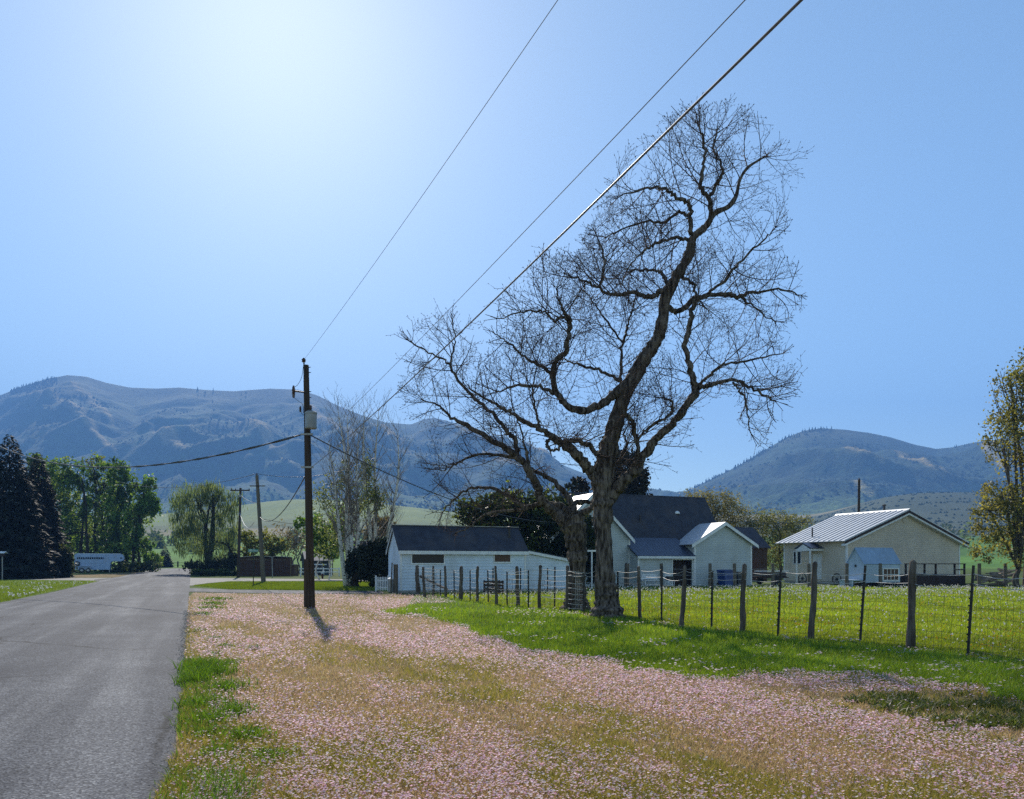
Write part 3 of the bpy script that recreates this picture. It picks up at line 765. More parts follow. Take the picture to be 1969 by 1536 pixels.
tag(o, 'pale flowers scattered through the green strip by the fence', 'flowers', kind='stuff')

# --- back lawn behind the fence
px, py, X, Y = sample(340000, 800, 2150, 1127.5, 1300)
k = inpoly(px, py, BACK); px, py, X, Y = px[k], py[k], X[k], Y[k]
u, v = along(X, Y); g = fbm(u * 0.5, v * 0.5, 81, 4)
c = palette(len(X), [(0.22, 0.30, 0.024), (0.27, 0.335, 0.03), (0.31, 0.34, 0.036), (0.18, 0.27, 0.024)], 0.2) * (0.45 + 1.0 * g)[:, None]
sc = np.clip(Y / 12, 0.8, 5) ** 0.65
blades('lawn_grass', X, Y, RNG.uniform(0.04, 0.10, len(X)) * (0.7 + 0.6 * g), 0.010 * sc, c, M['blade'], 'sunlit yellow green lawn grass behind the fence', lean=0.6, z0=0.012)


def puffs(name, X, Y, r, z, cols, label, mat, cat='flowers', flat=1.0):
    n = len(X); V = np.zeros((n, 6, 3))
    for j, d in enumerate(((1, 0, 0), (0, 1, 0), (-1, 0, 0), (0, -1, 0), (0, 0, 1), (0, 0, -0.8))):
        V[:, j] = np.c_[X + d[0] * r, Y + d[1] * r, z + d[2] * r * flat]
    f = np.array([(0, 1, 4), (1, 2, 4), (2, 3, 4), (3, 0, 4), (1, 0, 5), (2, 1, 5), (3, 2, 5), (0, 3, 5)])
    Fc = (np.arange(n)[:, None, None] * 6 + f[None]).reshape(-1, 3)
    o = np_obj(name, V.reshape(-1, 3), Fc, mat, tint=np.repeat(palette(n, cols, 0.12), 6, 0), smooth=True)
    return tag(o, label, cat, kind='stuff')


px, py, X, Y = sample(32000, 800, 2150, 1128, 1262)
dn = np.interp(py, [1128, 1133, 1145, 1158, 1175, 1262], [0.9, 1.2, 0.5, 0.11, 0.045, 0.03]) * (0.25 + 1.9 * np.clip(fbm(px / 40, py / 5, 95) - 0.22, 0, 1))
k = inpoly(px, py, BACK) & (RNG.uniform(0, 1, len(px)) < dn); X, Y = X[k], Y[k]
n = len(X)
puffs('dandelion_heads', X, Y, 0.021 * np.clip(Y / 20, 0.9, 2.2) ** 0.7 * RNG.uniform(0.7, 1.3, n), RNG.uniform(0.08, 0.2, n), [(0.80, 0.78, 0.72), (0.72, 0.68, 0.62), (0.82, 0.8, 0.78)], 'white dandelion seed heads over the lawn behind the fence', M['fluff'])
px, py, X, Y = sample(3500, 800, 2150, 1128, 1262)
k = inpoly(px, py, BACK) & (fbm(px / 90, py / 12, 99) > 0.5); X, Y = X[k], Y[k]
puffs('yellow_dandelions', X, Y, 0.016 * np.clip(Y / 20, 0.9, 2) ** 0.7, RNG.uniform(0.05, 0.12, len(X)), [(0.75, 0.52, 0.02), (0.7, 0.45, 0.02)], 'yellow dandelion flowers in the lawn behind the fence', M['petal'])

# --- left lawn and corner lawn
for poly, lab, nn, seed in ((LEFT, 'mown green grass left of the road', 90000, 5), (CORNER, 'mown green grass round the street sign', 60000, 6)):
    xs = [q[0] for q in poly]; ys = [q[1] for q in poly]
    px, py, X, Y = sample(nn, min(xs), max(xs), min(ys), max(ys))
    k = inpoly(px, py, poly); X, Y = X[k], Y[k]
    c = palette(len(X), [(0.13, 0.185, 0.02), (0.10, 0.155, 0.016), (0.155, 0.195, 0.026)], 0.2) * (0.75 + 0.5 * fbm(X * 0.6, Y * 0.4, seed))[:, None]
    blades('lawn_grass', X, Y, RNG.uniform(0.05, 0.12, len(X)), 0.02 * np.clip(Y / 40, 0.8, 2), c, M['blade'], lab, z0=0.012)
px, py, X, Y = sample(1500, -200, 190, 1117, 1160)
k = inpoly(px, py, LEFT) & (fbm(px / 40, py / 5, 105) > 0.52); X, Y = X[k], Y[k]
puffs('dandelion_heads', X, Y, RNG.uniform(0.03, 0.055, len(X)), RNG.uniform(0.1, 0.2, len(X)), [(0.8, 0.78, 0.74)], 'white dandelion seed heads on the lawn left of the road', M['fluff'])

# --- grass tufts along the road edge
tx = []
for Y0, off, n_, h_, w_, r_ in [(4.6, 0.30, 520, 0.19, 0.006, 0.34), (5.15, 0.42, 420, 0.20, 0.006, 0.34), (5.6, 0.3, 260, 0.12, 0.006, 0.30), (6.15, 0.75, 300, 0.10, 0.014, 0.22), (6.3, 0.35, 260, 0.10, 0.013, 0.25), (6.9, 0.62, 380, 0.11, 0.014, 0.22), (7.0, 0.30, 320, 0.10, 0.013, 0.25), (7.6, 0.30, 360, 0.13, 0.012, 0.28), (8.0, 0.55, 380, 0.14, 0.012, 0.22), (8.5, 0.25, 420, 0.14, 0.011, 0.33), (9.6, 0.55, 420, 0.14, 0.013, 0.28), (10.2, 0.15, 480, 0.16, 0.013, 0.30), (10.8, 0.35, 620, 0.18, 0.013, 0.38), (11.5, 0.30, 620, 0.20, 0.013, 0.38), (12.0, 0.65, 220, 0.10, 0.014, 0.26), (13.2, 0.5, 120, 0.09, 0.02, 0.14), (14.4, 0.75, 140, 0.10, 0.02, 0.16), (14.2, 1.25, 90, 0.10, 0.02, 0.13), (16, 0.6, 130, 0.10, 0.02, 0.2), (18, 0.3, 130, 0.09, 0.02, 0.2), (24, 0.5, 150, 0.12, 0.03, 0.35), (27, 0.7, 260, 0.13, 0.03, 0.5), (30, 0.9, 260, 0.14, 0.035, 0.6), (34, 1.2, 300, 0.14, 0.04, 0.7), (12.5, 6.6, 0, 0, 0, 0)]:
    if not n_: continue
    x0 = road_right(Y0) + off
    tx.append(np.c_[RNG.normal(x0, r_ * 0.42, n_), RNG.normal(Y0, r_ * 0.5, n_), np.full(n_, h_) * RNG.uniform(0.35, 1.15, n_), np.full(n_, w_) * RNG.uniform(0.6, 1.2, n_)])
ye = RNG.uniform(4.5, 13.5, 4200); ye = ye[fbm(ye * 1.3, ye * 0, 121) > 0.42]; tx.append(np.c_[road_right(ye) + np.abs(RNG.normal(0.08, 0.28, len(ye))), ye, RNG.uniform(0.04, 0.12, len(ye)), RNG.uniform(0.005, 0.010, len(ye))])
T = np.concatenate(tx); T = T[T[:, 0] > road_right(T[:, 1]) - 0.10]
c = palette(len(T), [(0.10, 0.20, 0.018), (0.075, 0.155, 0.016), (0.13, 0.215, 0.02), (0.06, 0.12, 0.02)], 0.25)
blades('grass_tufts', T[:, 0], T[:, 1], T[:, 2], T[:, 3], c, M['blade'], 'bright green grass tufts along the asphalt edge', lean=0.75)
# low leafy weeds in the bare patch and the meadow
px, py, X, Y = sample(16000, 1560, 2150, 1335, 1450)
k = inpoly(*warp(px, py, 0.7), BARE) & (fbm(px / 50, py / 10, 113) > 0.53); X, Y = X[k], Y[k]
c = palette(len(X), [(0.075, 0.105, 0.03), (0.05, 0.075, 0.024), (0.10, 0.12, 0.03)], 0.3)
blades('low_weeds', X, Y, RNG.uniform(0.05, 0.11, len(X)), np.full(len(X), 0.018), c, M['blade'], 'low dark green weeds on the bare patch at the right', lean=1.2)
# loose grit at the road edge
Y = RNG.uniform(3.5, 26, 2200); X = road_right(Y) + RNG.normal(0.0, 0.07, len(Y))
puffs('road_grit', X, Y, RNG.uniform(0.004, 0.011, len(Y)) * np.clip(Y / 8, 1, 2.2), np.full(len(Y), 0.018), [(0.46, 0.44, 0.42), (0.36, 0.35, 0.33), (0.55, 0.53, 0.50)], 'loose pale grit along the asphalt edge', M['fluff'], 'gravel', 0.3)

# ------------------------------------------------------------------ trees


def curve_pts(P, n=6):
    """Catmull-Rom through the points"""
    P = [Vector(p) for p in P]; out = []
    Q = [P[0] * 2 - P[1]] + P + [P[-1] * 2 - P[-2]]
    for i in range(1, len(Q) - 2):
        for k in range(n):
            t = k / n; a, b, c, d = Q[i - 1], Q[i], Q[i + 1], Q[i + 2]
            out.append(0.5 * ((2 * b) + (c - a) * t + (2 * a - 5 * b + 4 * c - d) * t * t + (3 * b - a - 3 * c + d) * t ** 3))
    out.append(P[-1]); return out


def segs(A, B, ra, rb, n=4):
    """independent tapered prisms from A to B, all at once"""
    A, B = np.asarray(A, float), np.asarray(B, float); m = len(A)
    d = B - A; L = np.linalg.norm(d, axis=1, keepdims=True) + 1e-9; d = d / L
    ref = np.where(np.abs(d[:, 2:3]) < 0.9, np.array([[0, 0, 1.0]]), np.array([[1.0, 0, 0]]))
    a = np.cross(d, ref); a /= np.linalg.norm(a, axis=1, keepdims=True); b = np.cross(d, a)
    V = np.zeros((m, 2 * n, 3))
    for j in range(n):
        t = 2 * PI * j / n; o = a * math.cos(t) + b * math.sin(t)
        V[:, j] = A + o * np.asarray(ra)[:, None]; V[:, n + j] = B + o * np.asarray(rb)[:, None]
    f = np.array([[j, (j + 1) % n, n + (j + 1) % n, n + j] for j in range(n)])
    Fc = (np.arange(m)[:, None, None] * 2 * n + f[None]).reshape(-1, 4)
    return V.reshape(-1, 3), Fc


def bare_tree(name, label, cat, Y0, trunk, limbs, crown, nattr, depth, seed, zscale=1.0, trunk_n=18, dens_k=1.0):
    rng = np.random.default_rng(seed); rr = random.Random(seed)
    base = at(trunk[0][0], trunk[0][1], Y0); base.z = 0
    root = thing(name, label, cat, base)
    nodes, rads, npx, ndep = [], [], [], []
    ppm = F / Y0
    mb = MB()
    # trunk: furrowed, flared at the foot
    def limb_curve(pts, d0, d1):
        n = len(pts); P = []
        for i, (px, py, w) in enumerate(pts):
            t = i / max(1, n - 1); P.append(at(px, py, Y0 + d0 + (d1 - d0) * t))
        C = curve_pts(P, 6); W_ = np.interp(np.linspace(0, n - 1, len(C)), range(n), [p[2] for p in pts])
        return C, W_ / ppm * 0.5
    def gnarl(C, R, sides):
        st = len(mb.v); mb.tube(C, R, sides)
        for i in range(st, len(mb.v)):
            k = (i - st) // sides; k = min(k, len(C) - 1)
            p = Vector(mb.v[i]); r = R[k]; dvec = p - C[k]
            nz = mnoise.noise(Vector((p.x * 3 / max(r, .08) * .12, p.y * 3 / max(r, .08) * .12, p.z * 1.3 + seed))) * 0.28 + mnoise.noise(p * 6.0) * 0.10
            mb.v[i] = tuple(C[k] + dvec * (1 + nz))
    curves = []
    C, R = limb_curve(trunk, 0, 0)
    C[0].z = -0.1
    h0 = C[0].z
    R = [r * (1 + 0.55 * math.exp(-max(0, c.z) / 0.35)) for c, r in zip(C, R)]
    C2 = []
    for a_, b_ in zip(C[:-1], C[1:]): C2 += [a_, a_.lerp(b_, 1 / 3), a_.lerp(b_, 2 / 3)]
    C2.append(C[-1]); R2 = list(np.interp(np.arange(len(C2)) / 3, range(len(R)), R)); st0 = len(mb.v)
    gnarl(C2, R2, 44)
    for i in range(st0, len(mb.v)):                      # deep bark furrows
        k = min((i - st0) // 44, len(C2) - 1); p = Vector(mb.v[i]); dv = p - C2[k]; an = math.atan2(dv.y, dv.x)
        f = 1 - abs(mnoise.noise(Vector((math.cos(an) * 3.4, math.sin(an) * 3.4, p.z * 1.1)))) * 2.2
        mb.v[i] = tuple(C2[k] + dv * (1 + 0.13 * max(-1, f - 0.4)))
    for c, r in zip(C, R):
        nodes.append(c); rads.append(r); ndep.append(c.y - Y0); npx.append((CX + c.x / c.y * F, HY - (c.z - H) / c.y * F))
    curves.append((C[int(len(C) * .45):], R[int(len(C) * .45):]))
    for pts, d1 in limbs:
        q = pts[0]; i = min(range(len(npx)), key=lambda k: (npx[k][0] - q[0]) ** 2 + (npx[k][1] - q[1]) ** 2)
        d0 = ndep[i]
        C, R = limb_curve(pts, d0, d0 + d1)
        C = [c + Vector((rr.gauss(0, .02), rr.gauss(0, .05), rr.gauss(0, .02))) for c in C]
        gnarl(C, R, 10 if R[0] > 0.06 else 7); curves.append((C, R))
        for c, r in zip(C, R):
            nodes.append(c); rads.append(r); ndep.append(c.y - Y0); npx.append((CX + c.x / c.y * F, HY - (c.z - H) / c.y * F))
    mb.build('trunk', M['bark'], root, world=True, smooth=True)
    # crown: fans of shoots off every limb, arching up at the ends, kept to the tree's real spread
    SA, SB, ra, rb = [], [], [], []
    cxs = [q[0] for q in crown]; cys = [q[1] for q in crown]

    def inside(q):
        x, y = CX + q.x / q.y * F, HY - (q.z - H) / q.y * F; c = False
        for k in range(len(crown)):
            x0, y0 = crown[k]; x1, y1 = crown[k - 1]
            if (y0 > y) != (y1 > y) and x < (x1 - x0) * (y - y0) / (y1 - y0) + x0: c = not c
        return c

    STEP = (0.17, 0.13, 0.10); UP = (0.045, 0.10, 0.16)

    def shoot(p, d, L, r, lev):
        n = max(2, int(L / STEP[lev])); q = p.copy(); side = rr.choice((-1, 1)); over = rr.uniform(0, 2.5)
        bend = Vector((rr.gauss(0, .05), rr.gauss(0, .05), rr.gauss(0, .03)))
        for i in range(n):
            t = i / n
            d = (d + bend + Vector((rr.gauss(0, .065), rr.gauss(0, .065), rr.gauss(0, .055) + UP[lev] * (0.3 + t)))).normalized()
            q2 = q + d * STEP[lev]
            if not inside(q2):
                over -= 1
                if over < 0: break
            r0 = r * (1 - 0.65 * t); r1 = r * (1 - 0.65 * (i + 1) / n)
            SA.append(tuple(q)); SB.append(tuple(q2)); ra.append(r0); rb.append(r1); q = q2
            if lev < 2 and (i > 0 or lev == 1) and rr.random() < (0.88 if lev == 0 else 0.72):
                a = d.orthogonal().normalized(); a.rotate(Matrix.Rotation(rr.uniform(0, 2 * PI), 3, d)); side = -side
                w = (d * rr.uniform(0.55, 1.0) + a * 0.8).normalized()
                shoot(q, w, (rr.uniform(0.45, 1.15) if lev == 0 else rr.uniform(0.14, 0.40)) * (1.1 - 0.45 * t), max(0.005, r0 * (0.55 if lev == 0 else 0.7)), lev + 1)
        # a bud closes each twig
        SA.append(tuple(q)); SB.append(tuple(q + d * 0.05)); ra.append(0.0095); rb.append(0.004)

    for C, R in curves:
        acc = 0.0
        for k in range(1, len(C)):
            if R[k] > 0.17 or C[k].z < 3.2: continue
            seg = (C[k] - C[k - 1]).length; dens = dens_k * float(np.interp(R[k], [0.02, 0.05, 0.10, 0.17], [6.0, 4.6, 2.4, 0.8])); acc += seg * dens
            while acc > 1:
                acc -= 1
                tg = (C[k] - C[k - 1]).normalized(); a = tg.orthogonal().normalized(); a.rotate(Matrix.Rotation(rr.uniform(0, 2 * PI), 3, tg))
                w = (tg * rr.uniform(0.2, 0.9) + a * 0.85 + Vector((0, 0, 0.12))).normalized()
                shoot(C[k].lerp(C[k - 1], rr.random()), w, rr.uniform(0.7, 2.3), min(0.6 * R[k], rr.uniform(0.013, 0.022)), 0)
        tg = (C[-1] - C[-3]).normalized()
        for _ in range(5): shoot(C[-1].copy(), (tg + Vector((rr.gauss(0, .5), rr.gauss(0, .5), rr.gauss(.1, .4)))).normalized(), rr.uniform(0.5, 1.3), 0.011, 0)
    V, Fc = segs(SA, SB, ra, rb, 3)
    np_obj('crown', V, Fc, M['twig'], parent=root)
    nodes = SA; tips = SA
    print(name, 'segments', len(SA))
    return root


R_trunk = [(1169, 1190, 46), (1167, 1140, 37), (1162, 1081, 32), (1160, 1020, 32), (1160, 977, 36), (1158, 930, 42), (1164, 890, 37), (1173, 852, 32), (1188, 802, 29), (1203, 754, 28), (1220, 724, 28), (1241, 688, 26), (1268, 643, 22), (1277, 594, 20), (1281, 570, 20), (1295, 543, 20), (1311, 515, 19), (1326, 487, 18), (1332, 459, 14), (1345, 445, 13), (1360, 432, 12), (1374, 410, 9), (1399, 398, 9), (1415, 378, 7), (1423, 345, 6), (1439, 321, 5), (1471, 301, 3)]
R_limbs = [
    ([(1366, 420, 9), (1362, 378, 8), (1346, 362, 7), (1354, 321, 6), (1354, 281, 5), (1345, 245, 3)], -0.8),
    ([(1364, 378, 7), (1387, 341, 6), (1389, 321, 5), (1372, 285, 4), (1380, 245, 3)], 0.6),
    ([(1330, 450, 9), (1326, 406, 8), (1322, 390, 8), (1294, 374, 6), (1274, 362, 5), (1237, 362, 4), (1190, 378, 2)], -1.2),
    ([(1324, 412, 6), (1302, 410, 6), (1274, 426, 5), (1221, 430, 4), (1165, 455, 2)], 1.0),
    ([(1322, 462, 7), (1294, 459, 6), (1261, 467, 5), (1233, 487, 4), (1205, 520, 2)], -1.5),
    ([(1284, 555, 13), (1262, 565, 10), (1245, 572, 9), (1221, 562, 8), (1177, 568, 6), (1148, 553, 5), (1124, 539, 4), (1098, 533, 3)], -1.4),
    ([(1152, 555, 5), (1161, 515, 4), (1159, 483, 4), (1144, 446, 2)], 0.4),
    ([(1284, 545, 8), (1274, 527, 6), (1253, 519, 5), (1216, 520, 3)], 1.3),
    ([(1281, 590, 11), (1300, 597, 10), (1316, 592, 10), (1334, 576, 11), (1362, 568, 9), (1391, 566, 8), (1423, 572, 7), (1439, 564, 6), (1504, 555, 4), (1538, 568, 2)], 1.2),
    ([(1425, 571, 5), (1450, 590, 4), (1490, 620, 2)], 0.3),
    ([(1362, 566, 6), (1399, 531, 6), (1423, 503, 5), (1471, 459, 3), (1490, 440, 2)], -0.8),
    ([(1300, 520, 6), (1330, 545, 6), (1340, 575, 5)], 0.2),
    # right hand limb sweeping out and up
    ([(1168, 960, 28), (1190, 935, 25), (1219, 905, 21), (1238, 876, 17), (1261, 843, 16), (1298, 810, 15), (1320, 780, 14), (1338, 752, 14), (1333, 735, 11), (1326, 705, 11), (1318, 664, 10), (1328, 616, 9), (1331, 588, 8), (1345, 570, 7)], -1.0),
    ([(1338, 748, 9), (1362, 741, 8), (1391, 733, 7), (1423, 733, 6), (1455, 753, 5), (1490, 767, 3)], -0.9),
    ([(1338, 742, 6), (1366, 722, 6), (1391, 701, 5), (1443, 693, 4), (1504, 677, 2)], 0.8),
    ([(1410, 735, 5), (1424, 752, 4), (1435, 778, 4), (1442, 835, 2)], 0.2),
    ([(1223, 893, 9), (1226, 860, 8), (1221, 830, 8), (1217, 812, 8), (1204, 800, 8), (1200, 793, 5)], -0.6),
    ([(1222, 852, 6), (1248, 822, 6), (1282, 802, 5), (1294, 785, 5), (1286, 768, 4), (1262, 764, 2)], -0.5),
    # the big hooked limb to the left
    ([(1206, 738, 22), (1182, 757, 18), (1157, 777, 15), (1119, 789, 14), (1088, 778, 12), (1070, 752, 11), (1063, 720, 11), (1069, 693, 10), (1086, 678, 10), (1091, 656, 9), (1096, 622, 9), (1090, 608, 7), (1080, 588, 5), (1070, 560, 3)], -1.3),
    ([(1092, 612, 6), (1078, 611, 5), (1065, 618, 5), (1048, 602, 4), (1007, 597, 3), (960, 615, 2)], -0.5),
    ([(1065, 718, 7), (1032, 702, 6), (998, 677, 5), (972, 655, 3), (950, 640, 2)], 0.4),
    ([(1070, 757, 7), (1032, 743, 6), (990, 741, 5), (955, 755, 2)], -0.7),
    ([(1205, 740, 8), (1188, 731, 7), (1157, 714, 6), (1115, 702, 5), (1080, 690, 2)], 1.2),
    ([(1190, 733, 6), (1196, 677, 5), (1202, 643, 5), (1211, 610, 4), (1225, 560, 2)], 1.0),
    ([(1198, 660, 4), (1170, 620, 4), (1140, 580, 3), (1120, 555, 2)], 0.5),
    # lower left limb
    ([(1154, 930, 24), (1141, 914, 21), (1127, 896, 19), (1107, 872, 18), (1080, 851, 16), (1062, 840, 13), (1048, 831, 10), (1007, 810, 8), (973, 789, 6), (944, 772, 5), (905, 750, 3)], -1.2),
    ([(1084, 850, 8), (1107, 847, 9), (1132, 856, 9), (1149, 873, 9)], 0.2),
    ([(1068, 840, 7), (1052, 850, 6), (1054, 862, 6), (1072, 864, 5), (1078, 855, 4)], -0.1),
    ([(1040, 826, 6), (1030, 790, 5), (1025, 750, 3), (1030, 700, 2)], 0.3),
    ([(1165, 905, 7), (1190, 885, 6), (1205, 855, 5), (1200, 830, 3)], 0.9),
]
R_crown = [(1345, 207), (1380, 197), (1430, 203), (1475, 235), (1495, 270), (1535, 300), (1548, 348), (1505, 385), (1515, 430), (1492, 478), (1535, 515), (1543, 575), (1505, 630), (1485, 655), (1530, 700), (1520, 765), (1495, 790), (1465, 855), (1440, 850), (1415, 775), (1360, 770), (1320, 830), (1340, 880), (1290, 910), (1240, 930), (1180, 930), (1130, 935), (1070, 890), (1010, 850), (930, 800), (905, 750), (935, 700), (945, 640), (960, 590), (990, 540), (1050, 488), (1110, 492), (1130, 440), (1160, 400), (1175, 350), (1200, 290), (1250, 245), (1300, 215)]
bare_tree('bare_tree', 'tall bare cottonwood with hooked limbs and leaning top beside the fence', 'tree', 22.6, R_trunk, R_limbs, R_crown, 0, 2.3, 3, dens_k=0.88)

T_trunk = [(1107, 1176, 40), (1108, 1130, 33), (1110, 1081, 34), (1107, 1040, 40), (1104, 1012, 44), (1097, 995, 38), (1088, 988, 24)]
T_limbs = [
    ([(1100, 1012, 30), (1085, 1000, 27), (1069, 988, 22), (1044, 964, 18), (1032, 935, 16), (1015, 902, 15), (994, 877, 12), (948, 847, 10), (898, 818, 8), (869, 802, 6), (840, 777, 4), (815, 770, 2)], -0.8),
    ([(996, 879, 11), (990, 847, 9), (973, 827, 8), (940, 789, 7), (907, 760, 6), (873, 718, 5), (861, 697, 4), (823, 677, 3), (785, 655, 2)], -0.6),
    ([(866, 703, 4), (875, 660, 3), (870, 615, 2)], 0.3),
    ([(1000, 881, 8), (957, 875, 6), (907, 877, 5), (877, 893, 4), (845, 905, 2)], 0.5),
    ([(1104, 990, 14), (1098, 964, 12), (1082, 943, 11), (1048, 914, 9), (1028, 906, 7), (1011, 893, 6)], 0.9),
    ([(1092, 985, 16), (1073, 972, 13), (1040, 970, 10), (1007, 974, 8), (978, 954, 7), (948, 939, 6), (907, 939, 5), (878, 956, 4), (850, 985, 2)], 1.3),
    ([(1030, 971, 7), (1000, 980, 6), (940, 987, 5), (907, 1010, 3), (880, 1025, 2)], 0.6),
    ([(1108, 1000, 16), (1122, 985, 13), (1138, 975, 10), (1150, 968, 8)], -0.4),
    ([(1106, 985, 10), (1102, 970, 11), (1118, 964, 10), (1137, 966, 7)], 0.3),
    ([(1020, 910, 6), (1010, 860, 5), (1000, 820, 3), (985, 790, 2)], -0.4),
]
T_crown = [(770, 662), (800, 617), (868, 598), (905, 618), (912, 662), (940, 720), (985, 800), (1040, 870), (1085, 950), (1060, 975), (1000, 990), (930, 1020), (880, 1030), (845, 1010), (815, 960), (840, 930), (800, 880), (830, 850), (785, 800), (765, 735), (800, 715)]
bare_tree('bare_tree', 'shorter bare tree with wire wrapped trunk and branches spreading left over the shed', 'tree', 26.0, T_trunk, T_limbs, T_crown, 0, 1.9, 9, dens_k=0.85)

# ---- leafy and other background trees


def leaves(C, size, col, rng, shape='leaf', n_up=None):
    """one quad per leaf clump, facing every way"""
    n = len(C); a = rng.normal(0, 1, (n, 3)); a /= np.linalg.norm(a, axis=1, keepdims=True)
    if shape == 'hang': a = a * np.array((0.25, 0.25, 0.2)) + np.array((0, 0, -1)); a /= np.linalg.norm(a, axis=1, keepdims=True)
    b = np.cross(a, rng.normal(0, 1, (n, 3))); b /= np.linalg.norm(b, axis=1, keepdims=True)
    s = size * rng.uniform(0.5, 1.35, n)[:, None]
    la, lb = (1.0, 0.62) if shape == 'leaf' else ((1.9, 0.22) if shape == 'hang' else (1.2, 0.3))
    V = np.zeros((n, 4, 3)); V[:, 0] = C - a * s * la * .5; V[:, 1] = C + b * s * lb * .5; V[:, 2] = C + a * s * la * .5; V[:, 3] = C - b * s * lb * .5
    return V.reshape(-1, 3), np.arange(n * 4).reshape(-1, 4), np.repeat(col, 4, 0)


def cloud(blobs, n, rng, clumps=26, sig=0.2, hollow=0.45):
    """points gathered in twig-end clumps spread through a few uneven masses"""
    vol = np.array([b[1][0] * b[1][1] * b[1][2] for b in blobs]) ** 0.7; vol /= vol.sum()
    P, K, base = [], [], 0
    for (c, r), w in zip(blobs, vol):
        m = max(20, int(n * w)); q = max(6, int(clumps * math.sqrt(w * len(blobs))))
        d = rng.normal(0, 1, (q, 3)); d /= np.linalg.norm(d, axis=1, keepdims=True); d *= (hollow + (1 - hollow) * rng.uniform(0, 1, (q, 1)) ** 0.6)
        i = rng.integers(0, q, m); off = rng.normal(0, sig, (m, 3)) * rng.uniform(0.5, 1.5, (q, 1))[i]
        P.append(np.array(c) + (d[i] + off) * np.array(r)); K.append(i + base); base += q
    return np.concatenate(P), np.concatenate(K), base


def leafy(name, label, Y, foot, blobs, n, size, cols, seed, shape='leaf', stems=None, group=None, bark='darkbark', stem_r=0.14, clumps=26, sig=0.2, depth=0.9, mat='leaf', cat='tree', hollow=0.45, zb=0.0):
    """foot (px) on the ground at distance Y; blobs (px,py,rx,ry) of foliage"""
    rng = np.random.default_rng(seed); rr = random.Random(seed)
    z0 = gz_flat(Y)
    base = gx(foot, Y); base.z = z0
    root = thing(name, label, cat, base, group=group)
    B = []
    for (px, py, rx, ry) in blobs:
        dy = rr.uniform(-0.4, 0.4) * rx / F * Y
        c = at(px, py, Y + dy); B.append((tuple(c), (rx / F * Y, rx / F * Y * depth, ry / F * Y)))
    P, K, nk = cloud(B, n, rng, clumps, sig, hollow)
    P[:, 2] = np.maximum(P[:, 2], z0 + 0.05)
    kc = rng.uniform(0.7, 1.3, nk); c = np.array(cols)[rng.integers(0, len(cols), nk)][K] * kc[K][:, None] * rng.uniform(0.75, 1.25, (len(P), 1))
    V, Fc, C = leaves(P, size, c, rng, shape)
    np_obj('crown', V, Fc, M[mat], tint=C, parent=root)
    mb = MB()
    for s in (stems or [foot]):
        f = gx(s, Y); f.z = z0 - 0.1
        tg = sorted(B, key=lambda q: abs(q[0][0] - f.x) + rr.uniform(0, 1.5))[:max(2, len(B) // 2)]
        fork = f.lerp(Vector(tg[0][0]), 0.42) + Vector((0, 0, 0.0)); fork.x = f.x + (fork.x - f.x) * 0.6
        mb.tube(curve_pts([f, f.lerp(fork, 0.5) + Vector((rr.gauss(0, .15), 0, 0)), fork], 5), list(np.linspace(stem_r * 1.25, stem_r * 0.8, 11)), 8)
        for c_, r_ in tg:
            c_ = Vector(c_); md = fork.lerp(c_, 0.5) + Vector((rr.gauss(0, .3), rr.gauss(0, .3), 0.1 * (c_ - fork).length))
            mb.tube(curve_pts([fork, md, c_], 4), list(np.linspace(stem_r * 0.72, stem_r * 0.3, 9)), 6)
            for _ in range(5):
                e = c_ + Vector((rr.gauss(0, .6) * r_[0], rr.gauss(0, .6) * r_[1], rr.uniform(-.2, .9) * r_[2]))
                mb.tube(curve_pts([md.lerp(c_, rr.uniform(0.3, 1)), md.lerp(e, 0.6) + Vector((0, 0, .2)), e], 3), list(np.linspace(stem_r * 0.3, stem_r * 0.08, 7)), 5)
    mb.build('trunk', M[bark], root, world=True, smooth=True)
    return root


